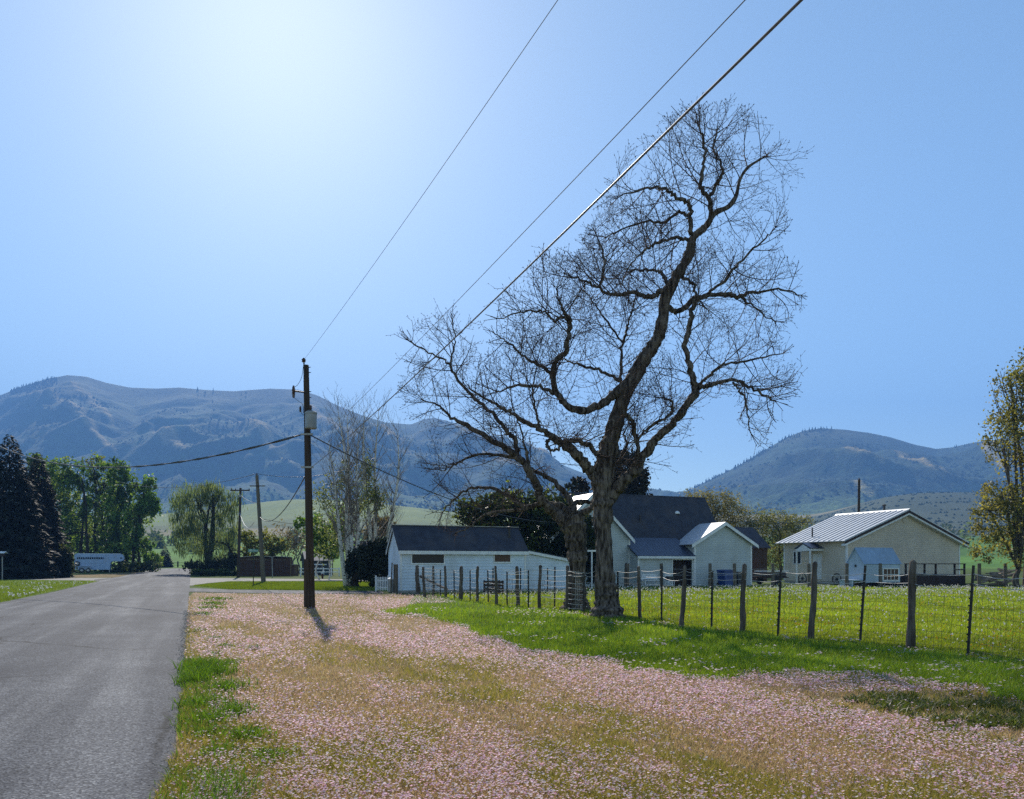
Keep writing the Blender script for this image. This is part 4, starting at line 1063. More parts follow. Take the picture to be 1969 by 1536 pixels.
def spruce(name, label, Y, px, base_py, top_py, rpx, n, cols, seed, group=None, lean=0.0, zmin=0.04, size=0.55, cat='tree', exp=0.85):
    rng = np.random.default_rng(seed); rr = random.Random(seed)
    z0 = gz_flat(Y); base = gx(px, Y); base.z = z0
    root = thing(name, label, cat, base, group=group)
    hgt = at(px, top_py, Y).z - z0; Rm = rpx / F * Y
    t = 1 - np.sqrt(rng.uniform(0, 1, n)) * 0.98; t = np.clip(t, zmin, 0.995)
    lay = hgt / 0.55; ph = (t * lay) % 1.0
    prof = (1 - t) ** exp * (0.8 + 0.28 * (1 - ph)) + 0.02
    a = rng.uniform(0, 2 * PI, n); lob = 0.86 + 0.24 * np.sin(a * 5 + np.floor(t * lay) * 2.1) * rng.uniform(0.4, 1, n)
    r = Rm * prof * lob * (0.30 + 0.70 * rng.uniform(0, 1, n) ** 0.5)
    C = np.c_[base.x + np.cos(a) * r + lean * t * hgt, base.y + np.sin(a) * r, z0 + t * hgt - 0.12 * r]
    d = np.c_[np.cos(a), np.sin(a), np.full(n, -0.35)] + rng.normal(0, 0.35, (n, 3)); d /= np.linalg.norm(d, axis=1, keepdims=True)
    b = np.cross(d, np.array((0, 0, 1.0)) + rng.normal(0, 0.5, (n, 3))); b /= np.linalg.norm(b, axis=1, keepdims=True)
    s = (size * rng.uniform(0.5, 1.2, n) * (0.5 + 0.7 * (1 - t)))[:, None]
    V = np.zeros((n, 4, 3)); V[:, 0] = C - d * s * .5; V[:, 1] = C + b * s * .2; V[:, 2] = C + d * s * .6; V[:, 3] = C - b * s * .2
    c = palette(n, cols, 0.35)
    np_obj('crown', V.reshape(-1, 3), np.arange(n * 4).reshape(-1, 4), M['needle'], tint=np.repeat(c, 4, 0), parent=root)
    mb = MB().tube([(base.x, base.y, z0 - .1), (base.x + lean * hgt, base.y, z0 + hgt * 0.97)], [0.025 * hgt * .6, 0.02], 8)
    mb.build('trunk', M['darkbark'], root, world=True)
    return root


DK = [(0.013, 0.021, 0.016), (0.018, 0.025, 0.019), (0.024, 0.024, 0.02)]
spruce('spruce_tree', 'largest dark spruce at the left edge with ragged pointed top', 84, 18, 1112, 834, 86, 26000, DK, 21, size=0.75, exp=0.62)
spruce('spruce_tree', 'dark spruce behind and right of the largest spruce', 92, 74, 1108, 868, 60, 20000, DK + [(0.034, 0.027, 0.021)], 22, size=0.7, exp=0.62)
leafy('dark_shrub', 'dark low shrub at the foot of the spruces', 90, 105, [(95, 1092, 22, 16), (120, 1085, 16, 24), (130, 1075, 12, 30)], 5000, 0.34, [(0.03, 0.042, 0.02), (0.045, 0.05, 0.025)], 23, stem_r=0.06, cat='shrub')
GR = [(0.10, 0.18, 0.032), (0.135, 0.215, 0.04), (0.07, 0.14, 0.03), (0.165, 0.23, 0.05)]
leafy('cottonwood_tree', 'green topped cottonwood directly behind the horse trailer rear', 135, 168, [(122, 905, 28, 26), (135, 940, 28, 34), (112, 960, 20, 40), (150, 985, 26, 30), (128, 1030, 22, 40), (158, 920, 12, 20)], 7500, 0.48, GR, 24, stems=[158, 169], stem_r=0.26, clumps=24, sig=0.17)
leafy('cottonwood_tree', 'cottonwood with airy top and pale bare twigs in the middle of the row', 140, 190, [(180, 900, 24, 22), (200, 925, 28, 34), (185, 950, 22, 34), (205, 985, 30, 40), (180, 1020, 26, 40), (215, 1035, 22, 36)], 6500, 0.48, GR + [(0.10, 0.10, 0.05)], 25, stems=[183, 196, 208], stem_r=0.22, clumps=24, sig=0.17)
leafy('cottonwood_tree', 'dark dense cottonwood third along the row left of the road', 132, 230, [(222, 908, 26, 24), (238, 935, 22, 34), (228, 975, 30, 40), (240, 1020, 26, 40), (225, 1055, 26, 34)], 8000, 0.48, GR[:3] + [(0.045, 0.085, 0.022)], 26, stems=[232, 243], stem_r=0.25, clumps=24, sig=0.17)
leafy('cottonwood_tree', 'leaning cottonwood with forked trunks nearest the road', 128, 258, [(278, 935, 20, 20), (285, 968, 24, 24), (268, 985, 26, 30), (295, 975, 14, 18), (262, 1040, 16, 30), (285, 1058, 14, 22)], 6000, 0.46, GR[:3], 27, stems=[250, 256, 263], stem_r=0.22, clumps=24, sig=0.17)
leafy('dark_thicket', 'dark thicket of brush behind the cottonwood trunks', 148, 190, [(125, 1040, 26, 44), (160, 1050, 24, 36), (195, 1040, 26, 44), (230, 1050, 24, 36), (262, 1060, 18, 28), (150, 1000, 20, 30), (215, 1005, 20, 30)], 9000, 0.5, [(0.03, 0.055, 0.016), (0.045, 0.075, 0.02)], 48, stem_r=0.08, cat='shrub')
leafy('pale_green_tree', 'pale green tree top rising behind the second spruce', 150, 75, [(70, 890, 16, 18), (85, 925, 16, 30), (62, 930, 12, 25)], 2400, 0.6, [(0.075, 0.13, 0.025), (0.10, 0.15, 0.035)], 28, stem_r=0.2)
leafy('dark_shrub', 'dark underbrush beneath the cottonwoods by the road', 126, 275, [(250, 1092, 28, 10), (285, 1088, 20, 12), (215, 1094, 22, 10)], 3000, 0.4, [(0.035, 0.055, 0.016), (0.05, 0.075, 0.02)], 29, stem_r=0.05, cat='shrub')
leafy('yellow_green_bush', 'yellow green bush at the meadow edge left of the gate', 150, 296, [(297, 1078, 14, 14), (285, 1072, 10, 16)], 1300, 0.4, [(0.12, 0.19, 0.025), (0.10, 0.16, 0.02)], 30, stem_r=0.05, cat='shrub')
WL = [(0.14, 0.19, 0.08), (0.11, 0.16, 0.065), (0.17, 0.21, 0.105), (0.08, 0.12, 0.05)]
leafy('willow_tree', 'grey green willow with drooping branches right of the road end', 112, 402, [(375, 955, 34, 26), (410, 950, 30, 22), (440, 965, 22, 24), (350, 985, 28, 36), (395, 1000, 34, 36), (440, 1010, 24, 40), (360, 1040, 26, 30), (410, 1060, 36, 34), (445, 1060, 16, 34)], 11000, 0.40, WL, 31, shape='hang', stems=[396, 404, 412], stem_r=0.28, clumps=34, sig=0.2)
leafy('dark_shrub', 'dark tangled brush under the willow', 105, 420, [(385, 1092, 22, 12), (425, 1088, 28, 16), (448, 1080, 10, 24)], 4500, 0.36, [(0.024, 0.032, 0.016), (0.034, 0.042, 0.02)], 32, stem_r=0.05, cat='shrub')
leafy('low_hedge', 'low dark green hedge at the foot of the willow', 100, 412, [(380, 1101, 12, 6), (405, 1101, 14, 6), (432, 1101, 14, 6), (452, 1102, 8, 6)], 3500, 0.26, [(0.05, 0.085, 0.02), (0.035, 0.06, 0.016)], 33, stem_r=0.03, cat='hedge')
spruce('small_conifer', 'small dark conifer standing alone in the meadow gateway', 190, 317, 1092, 1049, 17, 3500, DK, 34, size=0.55, exp=0.55)
YG = [(0.16, 0.175, 0.022), (0.13, 0.155, 0.02), (0.19, 0.19, 0.03)]
leafy('yellow_green_bush', 'yellow green young tree behind the second utility pole', 108, 482, [(478, 1035, 16, 14), (492, 1050, 14, 14), (474, 1060, 12, 14)], 1500, 0.36, YG, 35, stem_r=0.07, cat='shrub')
leafy('yellow_green_bush', 'yellow olive bush behind the brown plank shed', 112, 525, [(515, 1035, 18, 18), (535, 1048, 20, 16), (520, 1060, 18, 12)], 2000, 0.36, YG + [(0.10, 0.11, 0.04)], 36, stem_r=0.07, cat='shrub')
leafy('thin_brown_tree', 'thin brown leafless looking brush right of the plank shed', 116, 560, [(545, 1035, 18, 28), (565, 1045, 16, 30), (582, 1050, 12, 30)], 900, 0.34, [(0.14, 0.12, 0.07), (0.10, 0.085, 0.05)], 37, stems=[540, 552, 563, 575, 586], bark='greytwig', stem_r=0.12, cat='tree')
leafy('aspen_tree', 'bright green young aspen beyond the main utility pole', 78, 622, [(575, 1008, 14, 14), (612, 1018, 24, 28), (640, 1030, 28, 28), (612, 1050, 22, 18), (655, 1005, 20, 34), (640, 1060, 24, 14)], 4500, 0.30, [(0.11, 0.20, 0.025), (0.09, 0.165, 0.02), (0.13, 0.21, 0.03)], 38, stems=[615, 632], stem_r=0.07, bark='birch')
OL = [(0.17, 0.155, 0.06), (0.14, 0.13, 0.055), (0.20, 0.18, 0.07), (0.12, 0.115, 0.04)]
leafy('olive_tree', 'brown olive tree behind the farmhouse roof peak', 92, 1365, [(1345, 965, 28, 22), (1385, 970, 34, 24), (1415, 985, 26, 28), (1360, 1000, 34, 30), (1400, 1025, 34, 30)], 9000, 0.30, OL, 39, shape='blade', stem_r=0.2, clumps=50, sig=0.28)
leafy('olive_tree', 'olive green tree between the dark barn and tan house', 90, 1500, [(1450, 1000, 28, 20), (1490, 1005, 30, 22), (1530, 1005, 26, 18), (1470, 1040, 34, 26), (1520, 1045, 34, 28), (1490, 1080, 34, 26)], 10000, 0.30, [(0.13, 0.145, 0.045), (0.11, 0.12, 0.04), (0.17, 0.165, 0.06)], 40, shape='blade', stem_r=0.2, clumps=50, sig=0.28)
EV = [(0.022, 0.034, 0.014), (0.03, 0.045, 0.016), (0.04, 0.055, 0.018)]
leafy('dense_shade_tree', 'dense dark green round tree behind the white shed', 54, 1000, [(920, 985, 44, 26), (975, 970, 44, 26), (1040, 985, 46, 34), (960, 1010, 60, 34), (1040, 1030, 50, 50), (1085, 1010, 34, 50), (1085, 1060, 30, 40)], 15000, 0.30, EV + [(0.13, 0.17, 0.03)], 41, stem_r=0.22, clumps=60)
leafy('dark_conifer', 'dark conifer rising between the bare trunk and farmhouse roof', 64, 1190, [(1168, 862, 14, 26), (1180, 895, 26, 34), (1212, 905, 26, 34), (1228, 925, 20, 30), (1160, 935, 22, 30), (1195, 945, 40, 26), (1110, 935, 22, 14)], 7000, 0.34, [(0.03, 0.028, 0.02), (0.04, 0.033, 0.025), (0.022, 0.026, 0.018)], 42, stem_r=0.2, mat='needle', clumps=40)
leafy('brown_tree', 'small brown twiggy tree behind the left end of the white shed', 66, 735, [(728, 1015, 20, 16), (745, 1005, 16, 14), (715, 1025, 14, 14)], 1400, 0.26, [(0.14, 0.11, 0.055), (0.11, 0.09, 0.045)], 43, bark='greytwig', stem_r=0.1)
leafy('dark_shrub', 'dark foliage added in place of the dark porch between the two bare trunks', 52, 1138, [(1128, 1020, 16, 26), (1142, 1045, 14, 26), (1132, 1075, 16, 24), (1140, 1100, 14, 20), (1122, 1050, 14, 30)], 5200, 0.26, EV + [(0.05, 0.045, 0.03)], 47, stem_r=0.08, cat='shrub')  # foliage added to darken this gap, where the dark porch lies
JU = [(0.014, 0.022, 0.014), (0.02, 0.028, 0.017), (0.026, 0.032, 0.02)]
leafy('juniper_bush', 'large dark round juniper bush beside the white shed', 50, 726, [(722, 1070, 26, 30), (735, 1090, 20, 34), (705, 1085, 20, 30), (725, 1050, 18, 16), (728, 1118, 16, 14)], 9000, 0.20, JU, 44, stem_r=0.12, cat='bush', mat='needle', hollow=0.3)
leafy('juniper_bush', 'smaller dark bush around the birch trunk', 52.5, 683, [(685, 1080, 18, 26), (695, 1095, 18, 20), (676, 1095, 12, 18)], 5000, 0.20, JU, 45, stem_r=0.30, cat='bush', mat='needle', hollow=0.3)
OR = [(0.20, 0.195, 0.045), (0.15, 0.15, 0.045), (0.24, 0.215, 0.06), (0.11, 0.105, 0.04)]
leafy('olive_leaf_tree', 'tall olive leafed tree at the right edge of the yard', 52, 1962, [(1945, 745, 34, 40), (1990, 720, 40, 50), (1935, 800, 40, 30), (1985, 800, 50, 50), (1930, 860, 40, 40), (1985, 880, 50, 50), (1925, 945, 34, 34), (1900, 975, 30, 26), (1950, 985, 50, 45), (1905, 1025, 32, 34), (1960, 1045, 45, 45), (2010, 1000, 60, 60), (1890, 1065, 24, 20), (2050, 850, 60, 90)], 20000, 0.19, OR, 46, stems=[1958, 1972], stem_r=0.17, clumps=30, sig=0.22, hollow=0.25, bark='bark')


def birch(name, label, Y, stems, tops, seed, lv, group):
    rr = random.Random(seed); rng = np.random.default_rng(seed)
    base = gx(stems[0], Y); root = thing(name, label, 'tree', base, group=group)
    tr = MB(); SA, SB, ra, rb = [], [], [], []

    def grow(p, d, L, r, lev):
        n = max(3, int(L / 0.35)); pts = [p.copy()]; q = p.copy(); dd = d.copy()
        for i in range(n):
            dd = (dd + Vector((rr.gauss(0, .10), rr.gauss(0, .10), 0.10 + rr.gauss(0, .05)))).normalized()
            q2 = q + dd * (L / n)
            SA.append(tuple(q)); SB.append(tuple(q2)); ra.append(r * (1 - i / n * 0.75)); rb.append(r * (1 - (i + 1) / n * 0.75))
            q = q2
            if lev < 3 and i >= 1 and rr.random() < (0.85 if lev < 2 else 0.6):
                a = rr.uniform(0, 2 * PI); side = Vector((math.cos(a), math.sin(a), 0.55)).normalized()
                grow(q, (dd * 0.55 + side * 0.6).normalized(), L * rr.uniform(0.35, 0.6), max(0.010, r * (1 - i / n * .75) * 0.5), lev + 1)
    for s, (tx_, ty) in zip(stems, tops):
        f = gx(s, Y); f.y += rr.uniform(-.4, .4); t = at(tx_, ty, Y + rr.uniform(-.6, .6)); f.z = -0.05
        C = curve_pts([f, f.lerp(t, 0.35) + Vector((rr.gauss(0, .12), 0, 0)), f.lerp(t, 0.7) + Vector((rr.gauss(0, .2), 0, 0)), t], 6)
        Rr = np.linspace(0.19, 0.022, len(C)); tr.tube(C, list(Rr), 9)
        for k in range(4, len(C)):
            for _ in range(4 if k > 6 else 3):
                a = rr.uniform(0, 2 * PI); d = Vector((math.cos(a) * .8, math.sin(a) * .8, 0.85)).normalized()
                grow(C[k].copy(), d, rr.uniform(1.1, 2.4) * (1.25 - 0.5 * k / len(C)), max(0.014, Rr[k] * 0.35), 1)
    tr.build('trunk', M['birch'], root, world=True, smooth=True)
    V, Fc = segs(SA, SB, ra, rb, 3); np_obj('branches', V, Fc, M['greytwig'], parent=root)
    B = [(tuple(at(a, b, Y)), (c / F * Y, c / F * Y, d_ / F * Y)) for a, b, c, d_ in lv]
    P, K, nk = cloud(B, 2300, rng, 34, 0.25, 0.1)
    V, Fc, C = leaves(P, 0.16, palette(len(P), [(0.12, 0.15, 0.05), (0.15, 0.17, 0.07), (0.09, 0.12, 0.04)]), rng)
    np_obj('leaves', V, Fc, M['leaf'], tint=C, parent=root)


birch('birch_tree', 'left white barked birch with several stems and pale leaves low down', 54, [672, 668, 678, 682], [(650, 790), (632, 850), (668, 800), (690, 835)], 51, [(622, 950, 28, 40), (632, 1000, 34, 34), (655, 930, 26, 44), (640, 1050, 34, 30), (690, 960, 20, 40)], 'white barked birches left of the shed')
birch('birch_tree', 'right white barked birch with spreading bare top behind the juniper', 60, [716, 722, 730], [(700, 795), (728, 790), (765, 830)], 52, [(705, 910, 16, 40), (720, 960, 26, 30)], 'white barked birches left of the shed')

# distant trees along the foot of the hills: one soft mass
rngf = np.random.default_rng(64); CC, KK = [], []
for _ in range(120):
    px = rngf.choice([rngf.uniform(560, 930), rngf.uniform(1480, 1900), rngf.uniform(250, 480)]); Y = rngf.uniform(330, 620); x = (px - CX) / F * Y; h = rngf.uniform(4, 9)
    d = rngf.normal(0, 1, (70, 3)) * np.array((h * .32, h * .32, h * .26)); CC.append(d + np.array((x, Y, gz(x, Y) + h * .5))); KK.append(np.full(70, rngf.uniform(.6, 1.3)))
CC = np.concatenate(CC); KK = np.concatenate(KK)
V, Fc, C = leaves(CC, 2.2, np.array((0.075, 0.105, 0.035))[None] * KK[:, None] * rngf.uniform(.7, 1.3, (len(KK), 1)), rngf)
tag(np_obj('distant_trees', V, Fc, M['leaf'], tint=C), 'distant trees and bushes along the foot of the green hills', 'woods', kind='stuff')
sh = []
for _ in range(2600):
    u_ = rngf.uniform(.22, .72); Y = rngf.uniform(620, 1230); x = u_ * Y
    if mnoise.noise(Vector((x / 60, Y / 25, 8))) > 0.02: sh.append((x, Y, gz(x, Y)))
cones('sagebrush', sh, rngf.uniform(1.2, 2.6, len(sh)), rngf.uniform(1.5, 3.5, len(sh)), (.03, .04, .025), 'dark sagebrush on the low hill behind the tan house', 'scrub')

# ------------------------------------------------------------------ fences
rf_ = random.Random(77)


def rough_post(mb, a, b, r0, r1, seed, n=9):
    a, b = Vector(a), Vector(b); k = 9; C, R = [], []
    for i in range(k + 1):
        t = i / k; c = a.lerp(b, t)
        c += Vector((mnoise.noise(Vector((t * 2.2, seed, 0))), mnoise.noise(Vector((t * 2.2, seed, 5))), 0)) * 0.035
        C.append(c); R.append((r0 + (r1 - r0) * t) * (1 + 0.28 * mnoise.noise(Vector((t * 5, seed, 9)))))
    C.append(b + Vector((0.01, 0, 0.03))); R.append(r1 * 0.55)
    st = len(mb.v); mb.tube(C, R, n)
    for i in range(st, len(mb.v)):
        p = Vector(mb.v[i]); mb.v[i] = tuple(p + Vector((mnoise.noise(p * 9), mnoise.noise(p * 9 + Vector((7, 0, 0))), 0)) * 0.018)


WP = [(803.5, 1142.7, 802, 1088, .16), (816, 1148, 814, 1091, .095), (833, 1146, 833, 1089, .085), (857, 1150.5, 856, 1089, .085), (886, 1155, 887, 1090, .12), (917.5, 1159.5, 919, 1090, .09), (955, 1165, 953, 1089.5, .085), (995, 1166.5, 994, 1090, .10), (1038, 1171, 1038, 1088, .09), (1091, 1176, 1090.5, 1089, .09), (1147.5, 1186, 1147.5, 1089, .085), (1231.5, 1191, 1227, 1091, .075), (1310, 1207.5, 1316, 1090, .085), (1425, 1217.5, 1432, 1086.5, .085), (1559, 1234.5, 1567.5, 1083, .085), (1748, 1250.5, 1757.5, 1081, .095), (1985, 1290, 1992, 1080, .09), (2210, 1330, 2215, 1078, .09)]
SP = [(847, 1147.5), (873.5, 1151), (904, 1156), (939, 1160), (975, 1166.5), (1016, 1169.8), (1066.5, 1170), (1122, 1180), (1189, 1187), (1272, 1197), (1368, 1211), (1495, 1226), (1653, 1238), (1860, 1264), (2095, 1308)]
ST = [(847, 1096), (873, 1096), (904, 1096), (938, 1096), (975, 1099), (1016, 1096), (1067, 1090), (1123, 1102), (1188, 1099), (1273, 1088), (1370, 1097), (1502, 1092), (1664, 1087), (1872, 1087), (2106, 1086)]
fb = gnd(1428, 1217)
fence = thing('wire_fence', 'long fence of crooked wooden posts and thin steel posts strung with wire mesh', 'fence', fb)
line = []
for i, (bx, by, tx_, ty, w) in enumerate(WP):
    a = gnd(bx, by); b = at(tx_, ty, a.y); a.z = -0.15
    mb = MB(); rough_post(mb, a, b, w * 0.80, w * 0.60, i * 3.7); mb.build('wooden_post', M['post'], fence, world=True, smooth=True)
    line.append((gnd(bx, by), b))
for (bx, by), (tx_, ty) in zip(SP, ST):
    a = gnd(bx, by); b = at(tx_, ty, a.y); line.append((a.copy(), b)); a.z = -0.1
    mb = MB(); mb.tube([a, b], [0.026, 0.026], 4)
    d = (b - a).normalized()
    for k in range(9):
        c = a + d * (0.35 + 0.12 * k); mb.box(c.x - 0.034, c.x - 0.02, c.y - 0.02, c.y + 0.02, c.z, c.z + 0.03)
    mb.build('steel_post', M['steel_post'], fence, world=True)
line.sort(key=lambda q: -q[0].y)


def lerp_post(q, z): a, b = q; t = z / max(b.z, 0.1); return a.lerp(b, min(t, 1))


def strand(mb, z, r, sag, jit, i0=0, i1=None):
    for q0, q1 in zip(line[i0:i1], line[i0 + 1:i1]):
        z0 = z + rf_.gauss(0, jit); z1 = z + rf_.gauss(0, jit); s = sag * rf_.uniform(0.4, 1.6)
        p0, p1 = lerp_post(q0, z0), lerp_post(q1, z1)
        mb.tube([p0.lerp(p1, t) - Vector((0, 0, s * 4 * t * (1 - t) + rf_.gauss(0, .004))) - Vector((0, .03, 0)) for t in np.linspace(0, 1, 9)], r, 4, cap=False)


for z in (1.38, 1.21):
    mb = MB(); strand(mb, z, 0.0052, 0.045, 0.015); mb.build('wire_strand', M['rope'], fence, world=True)
mb = MB()
nl = [i for i, q in enumerate(line) if q[0].y > 25.0]
for z in (1.02, 0.84, 0.64, 0.44): strand(mb, z, 0.005, 0.03, 0.012, 0, max(nl) + 1)
mb.build('wire_strand', M['rope'], fence, world=True)
mb = MB(); A_, B_, rr_ = [], [], []
for z in (1.0, 0.84, 0.68, 0.53, 0.39, 0.26, 0.14, 0.03):
    for q0, q1 in zip(line[:-1], line[1:]):
        p0, p1 = lerp_post(q0, z), lerp_post(q1, z); m_seg = 6
        pts = [p0.lerp(p1, t / m_seg) + Vector((0, 0, rf_.gauss(0, .008))) for t in range(m_seg + 1)]
        A_ += pts[:-1]; B_ += pts[1:]
for q0, q1 in zip(line[:-1], line[1:]):
    L = (q1[0] - q0[0]).length; k = max(2, int(L / 0.16))
    for j in range(1, k):
        t = j / k; a = q0[0].lerp(q1[0], t); b = lerp_post(q0, 1.0).lerp(lerp_post(q1, 1.0), t)
        m = a.lerp(b, 0.5) + Vector((rf_.gauss(0, .012), rf_.gauss(0, .012), 0)); A_ += [a, m]; B_ += [m, b]
V, Fc = segs([tuple(p) for p in A_], [tuple(p) for p in B_], np.full(len(A_), .0026), np.full(len(A_), .0026), 3)
np_obj('wire_mesh', V, Fc, M['meshwire'], parent=fence)
mb = MB(); mb.tube([at(808, 1108, 41.0), at(826, 1117, 40.6), at(860, 1133, 38.5)], 0.06, 7); mb.build('brace', M['post'], fence, world=True)
mb = MB()
for y_ in (1099, 1106, 1121, 1131, 1141, 1151, 1160, 1169):
    P = [at(px, y_ + rf_.gauss(0, .5) + (0.06 * (px - 1092)), 25.25 + 0.10 * math.sin(px)) for px in (1092, 1098, 1104, 1110, 1116, 1122)]
    P = [Vector((p.x, p.y - 0.28 * math.sin((i + .5) / 6 * PI), p.z)) for i, p in enumerate(P)]
    mb.tube(P, 0.008, 4)
for px in (1106, 1109.5, 1113): mb.tube([at(px, 1098, 25.0), at(px + .6, 1130, 24.98), at(px, 1170, 25.0)], 0.005, 4)
mb.build('wire_wrap', M['rope'], fence, world=True)

# fence of plain round posts along the far side of the lawn
back = thing('post_fence', 'row of plain round grey posts with two wires along the far edge of the lawn', 'fence', gx(1486, 52.5))
bp_ = [(1205, 52.5), (1272, 52.5), (1365, 52.6), (1413, 52.4), (1486, 52.5), (1556, 52.3), (1628, 53), (1693, 52.6), (1883, 53), (1934, 55), (1956, 55), (2010, 55)]
tops = []
for i, (px, Y) in enumerate(bp_):
    a = gx(px, Y); b = at(px + rf_.uniform(-1, 1), 1083.5, Y); a.z = -.1; tops.append(b)
    r = 0.17 if i == 0 else 0.115
    mb = MB(); mb.tube([a, a.lerp(b, .5), b, b + Vector((0, 0, 0.02))], [r * 1.05, r, r * .95, r * .7], 12); mb.build('wooden_post', M['polegrey'], back, world=True)
for dz in (0.35, 0.75):
    mb = MB()
    for p, q in zip(tops[:-1], tops[1:]): mb.tube([p.lerp(q, t) - Vector((0, 0.1, dz + 0.12 * t * (1 - t))) for t in (0, .25, .5, .75, 1)], 0.007, 4)
    mb.build('wire_strand', M['rope'], back, world=True)
# a few steel posts of the enclosure in front of the shed
enc = thing('wire_fence', 'short run of thin dark steel posts standing just before the white shed wall', 'fence', gx(1000, 41))
for px, Y in ((948, 41), (1001, 41.5), (1053, 42), (1205, 50)):
    a = gx(px, Y); mb = MB(); mb.tube([a, at(px, 1092, Y)], 0.035, 4); mb.build('steel_post', M['steel_post'], enc, world=True)
mb = MB()
for z in (1.2, 0.8, 0.35): mb.tube([gx(948, 41) + Vector((0, 0, z)), gx(975, 41.2) + Vector((0, 0, z - .03)), gx(1001, 41.5) + Vector((0, 0, z)), gx(1053, 42) + Vector((0, 0, z))], .006, 4)
mb.build('wire_strand', M['rope'], enc, world=True)

# ------------------------------------------------------------------ buildings on the street grid


class Frame:
    def __init__(s, x, y): s.x, s.y = x, y

    def fx(s, px):                     # local x on the front wall seen at px
        u = (px - CX) / F; return (u * s.y - s.x) / (UX - u * UY)

    def sy(s, px):                     # local y on the left side wall seen at px
        u = (px - CX) / F; return (s.x - u * s.y) / (UY + u * UX)

    def Y(s, x, y=0.0): return s.y + UY * x + UX * y

    def z(s, py, x, y=0.0): return H + (HY - py) / F * s.Y(x, y)

    def hit(s, px, py, p0, n):         # ray through a pixel onto a local plane
        d = Vector(((px - CX) / F, 1.0, (HY - py) / F)); o = Vector((-s.x, -s.y, H))
        R = Matrix.Rotation(-TH, 3, 'Z'); d, o = R @ d, R @ o; n = Vector(n)
        return o + d * ((Vector(p0) - o).dot(n) / d.dot(n))


def window(root, x0, x1, z0, z1, y=0.0, axis='y', mat='glass', fr=0.07, mull=(), mz=(), name='window', d=-1):
    """framed pane on a wall; axis is the wall's normal"""
    f, g = MB(), MB()
    def bx(m, a0, a1, c0, c1, d0, d1):
        if axis == 'y': m.box(a0, a1, min(y + d * d0, y + d * d1), max(y + d * d0, y + d * d1), c0, c1)
        else: m.box(min(y + d * d0, y + d * d1), max(y + d * d0, y + d * d1), a0, a1, c0, c1)
    bx(f, x0 - fr, x0, z0 - fr, z1 + fr, 0, .06); bx(f, x1, x1 + fr, z0 - fr, z1 + fr, 0, .06)
    bx(f, x0, x1, z0 - fr, z0, 0, .058); bx(f, x0, x1, z1, z1 + fr, 0, .058)
    for t in mull: bx(f, x0 + (x1 - x0) * t - .02, x0 + (x1 - x0) * t + .02, z0, z1, 0, .05)
    for t in mz: bx(f, x0, x1, z0 + (z1 - z0) * t - .02, z0 + (z1 - z0) * t + .02, 0, .048)
    bx(g, x0, x1, z0, z1, 0, .032)
    w = f.build(name, M['whitetrim'], root); g.build('pane', M[mat], w); return w


# --- white shed
O = Frame(-6.05, 42.3)
shed = thing('white_shed', 'long low white clapboard shed with dark roof and two small windows', 'shed', (O.x, O.y, 0), TH)
W_ = 2.8; L1 = 7.37; ez, rz_ = 2.40, 3.66; m = (rz_ - ez) / (W_ / 2)
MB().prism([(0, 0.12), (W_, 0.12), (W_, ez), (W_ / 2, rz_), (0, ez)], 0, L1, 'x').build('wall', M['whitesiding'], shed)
bd = MB()
for i in range(14):
    z0_ = .14 + i * .162; bd.prism([(-.001, z0_), (-.024, z0_), (-.006, z0_ + .160), (-.001, z0_ + .160)], .08, L1 - .065, 'x')
for i in range(13):
    z0_ = .14 + i * .162; xe = min(10.22, L1 + .06 + (2.28 - z0_ - .16) / .175)
    if xe > L1 + .3: bd.prism([(.059, z0_), (.036, z0_), (.054, z0_ + .160), (.059, z0_ + .160)], L1 + .05, xe, 'x')
bd.build('clapboards', M['whitesiding'], shed)
MB().box(-.02, 10.32, -.02, W_ + .02, -.1, .12).build('foundation', M['concrete'], shed)
lean = MB().prism([(L1 + .002, .12), (10.3, .12), (10.3, 1.82), (L1 + .002, 2.33)], 0.06, 2.4, 'y').build('lean_to', M['whitesiding'], shed)
r = MB(); r.slab((-.14, -.2, ez - .2 * m + .08), (L1 + .14, -.2, ez - .2 * m + .08), (L1 + .14, W_ / 2, rz_ + .08), (-.14, W_ / 2, rz_ + .08), .07)
r.slab((-.14, W_ / 2 + .002, rz_ + .08), (L1 + .14, W_ / 2 + .002, rz_ + .08), (L1 + .14, W_ + .2, ez - .2 * m + .08), (-.14, W_ + .2, ez - .2 * m + .08), .07)
roof = r.build('roof', M['shingle'], shed)
MB().box(-.16, L1 + .16, W_ / 2 - .07, W_ / 2 + .07, rz_ + .083, rz_ + .12).build('ridge_cap', M['galvpost'], roof)
MB().box(-.14, L1 + .14, -.235, -.205, ez - .2 * m - .12, ez - .2 * m + .07).build('fascia', M['whitetrim'], shed)
r = MB(); r.slab((L1 + .16, -.1, 2.37), (10.55, -.1, 1.84), (10.55, 2.5, 1.84), (L1 + .16, 2.5, 2.37), .05); r.build('lean_to_roof', M['navy_and_shaded_metal'], shed)
MB().prism([(L1 + .15, 2.18), (L1 + .15, 2.33), (10.58, 1.79), (10.58, 1.64)], -.125, -.095, 'y').build('fascia', M['whitetrim'], shed)
for x in (-.025, L1 - .06): MB().box(x, x + .1, -.028, .08, .12, ez - .02).build('corner_board', M['whitetrim'], shed)
MB().box(10.22, 10.33, .03, .14, .12, 1.8).build('corner_board', M['whitetrim'], shed)
cb = MB()
for s_ in (-1, 1): cb.prism([(W_ / 2, rz_ - .02), (W_ / 2, rz_ + .02 - .16), (W_ / 2 + s_ * (W_ / 2 + .16), ez - .16 * m - .15), (W_ / 2 + s_ * (W_ / 2 + .16), ez - .16 * m)], -.12, -.09, 'x')
cb.build('rake_board', M['whitetrim'], shed)
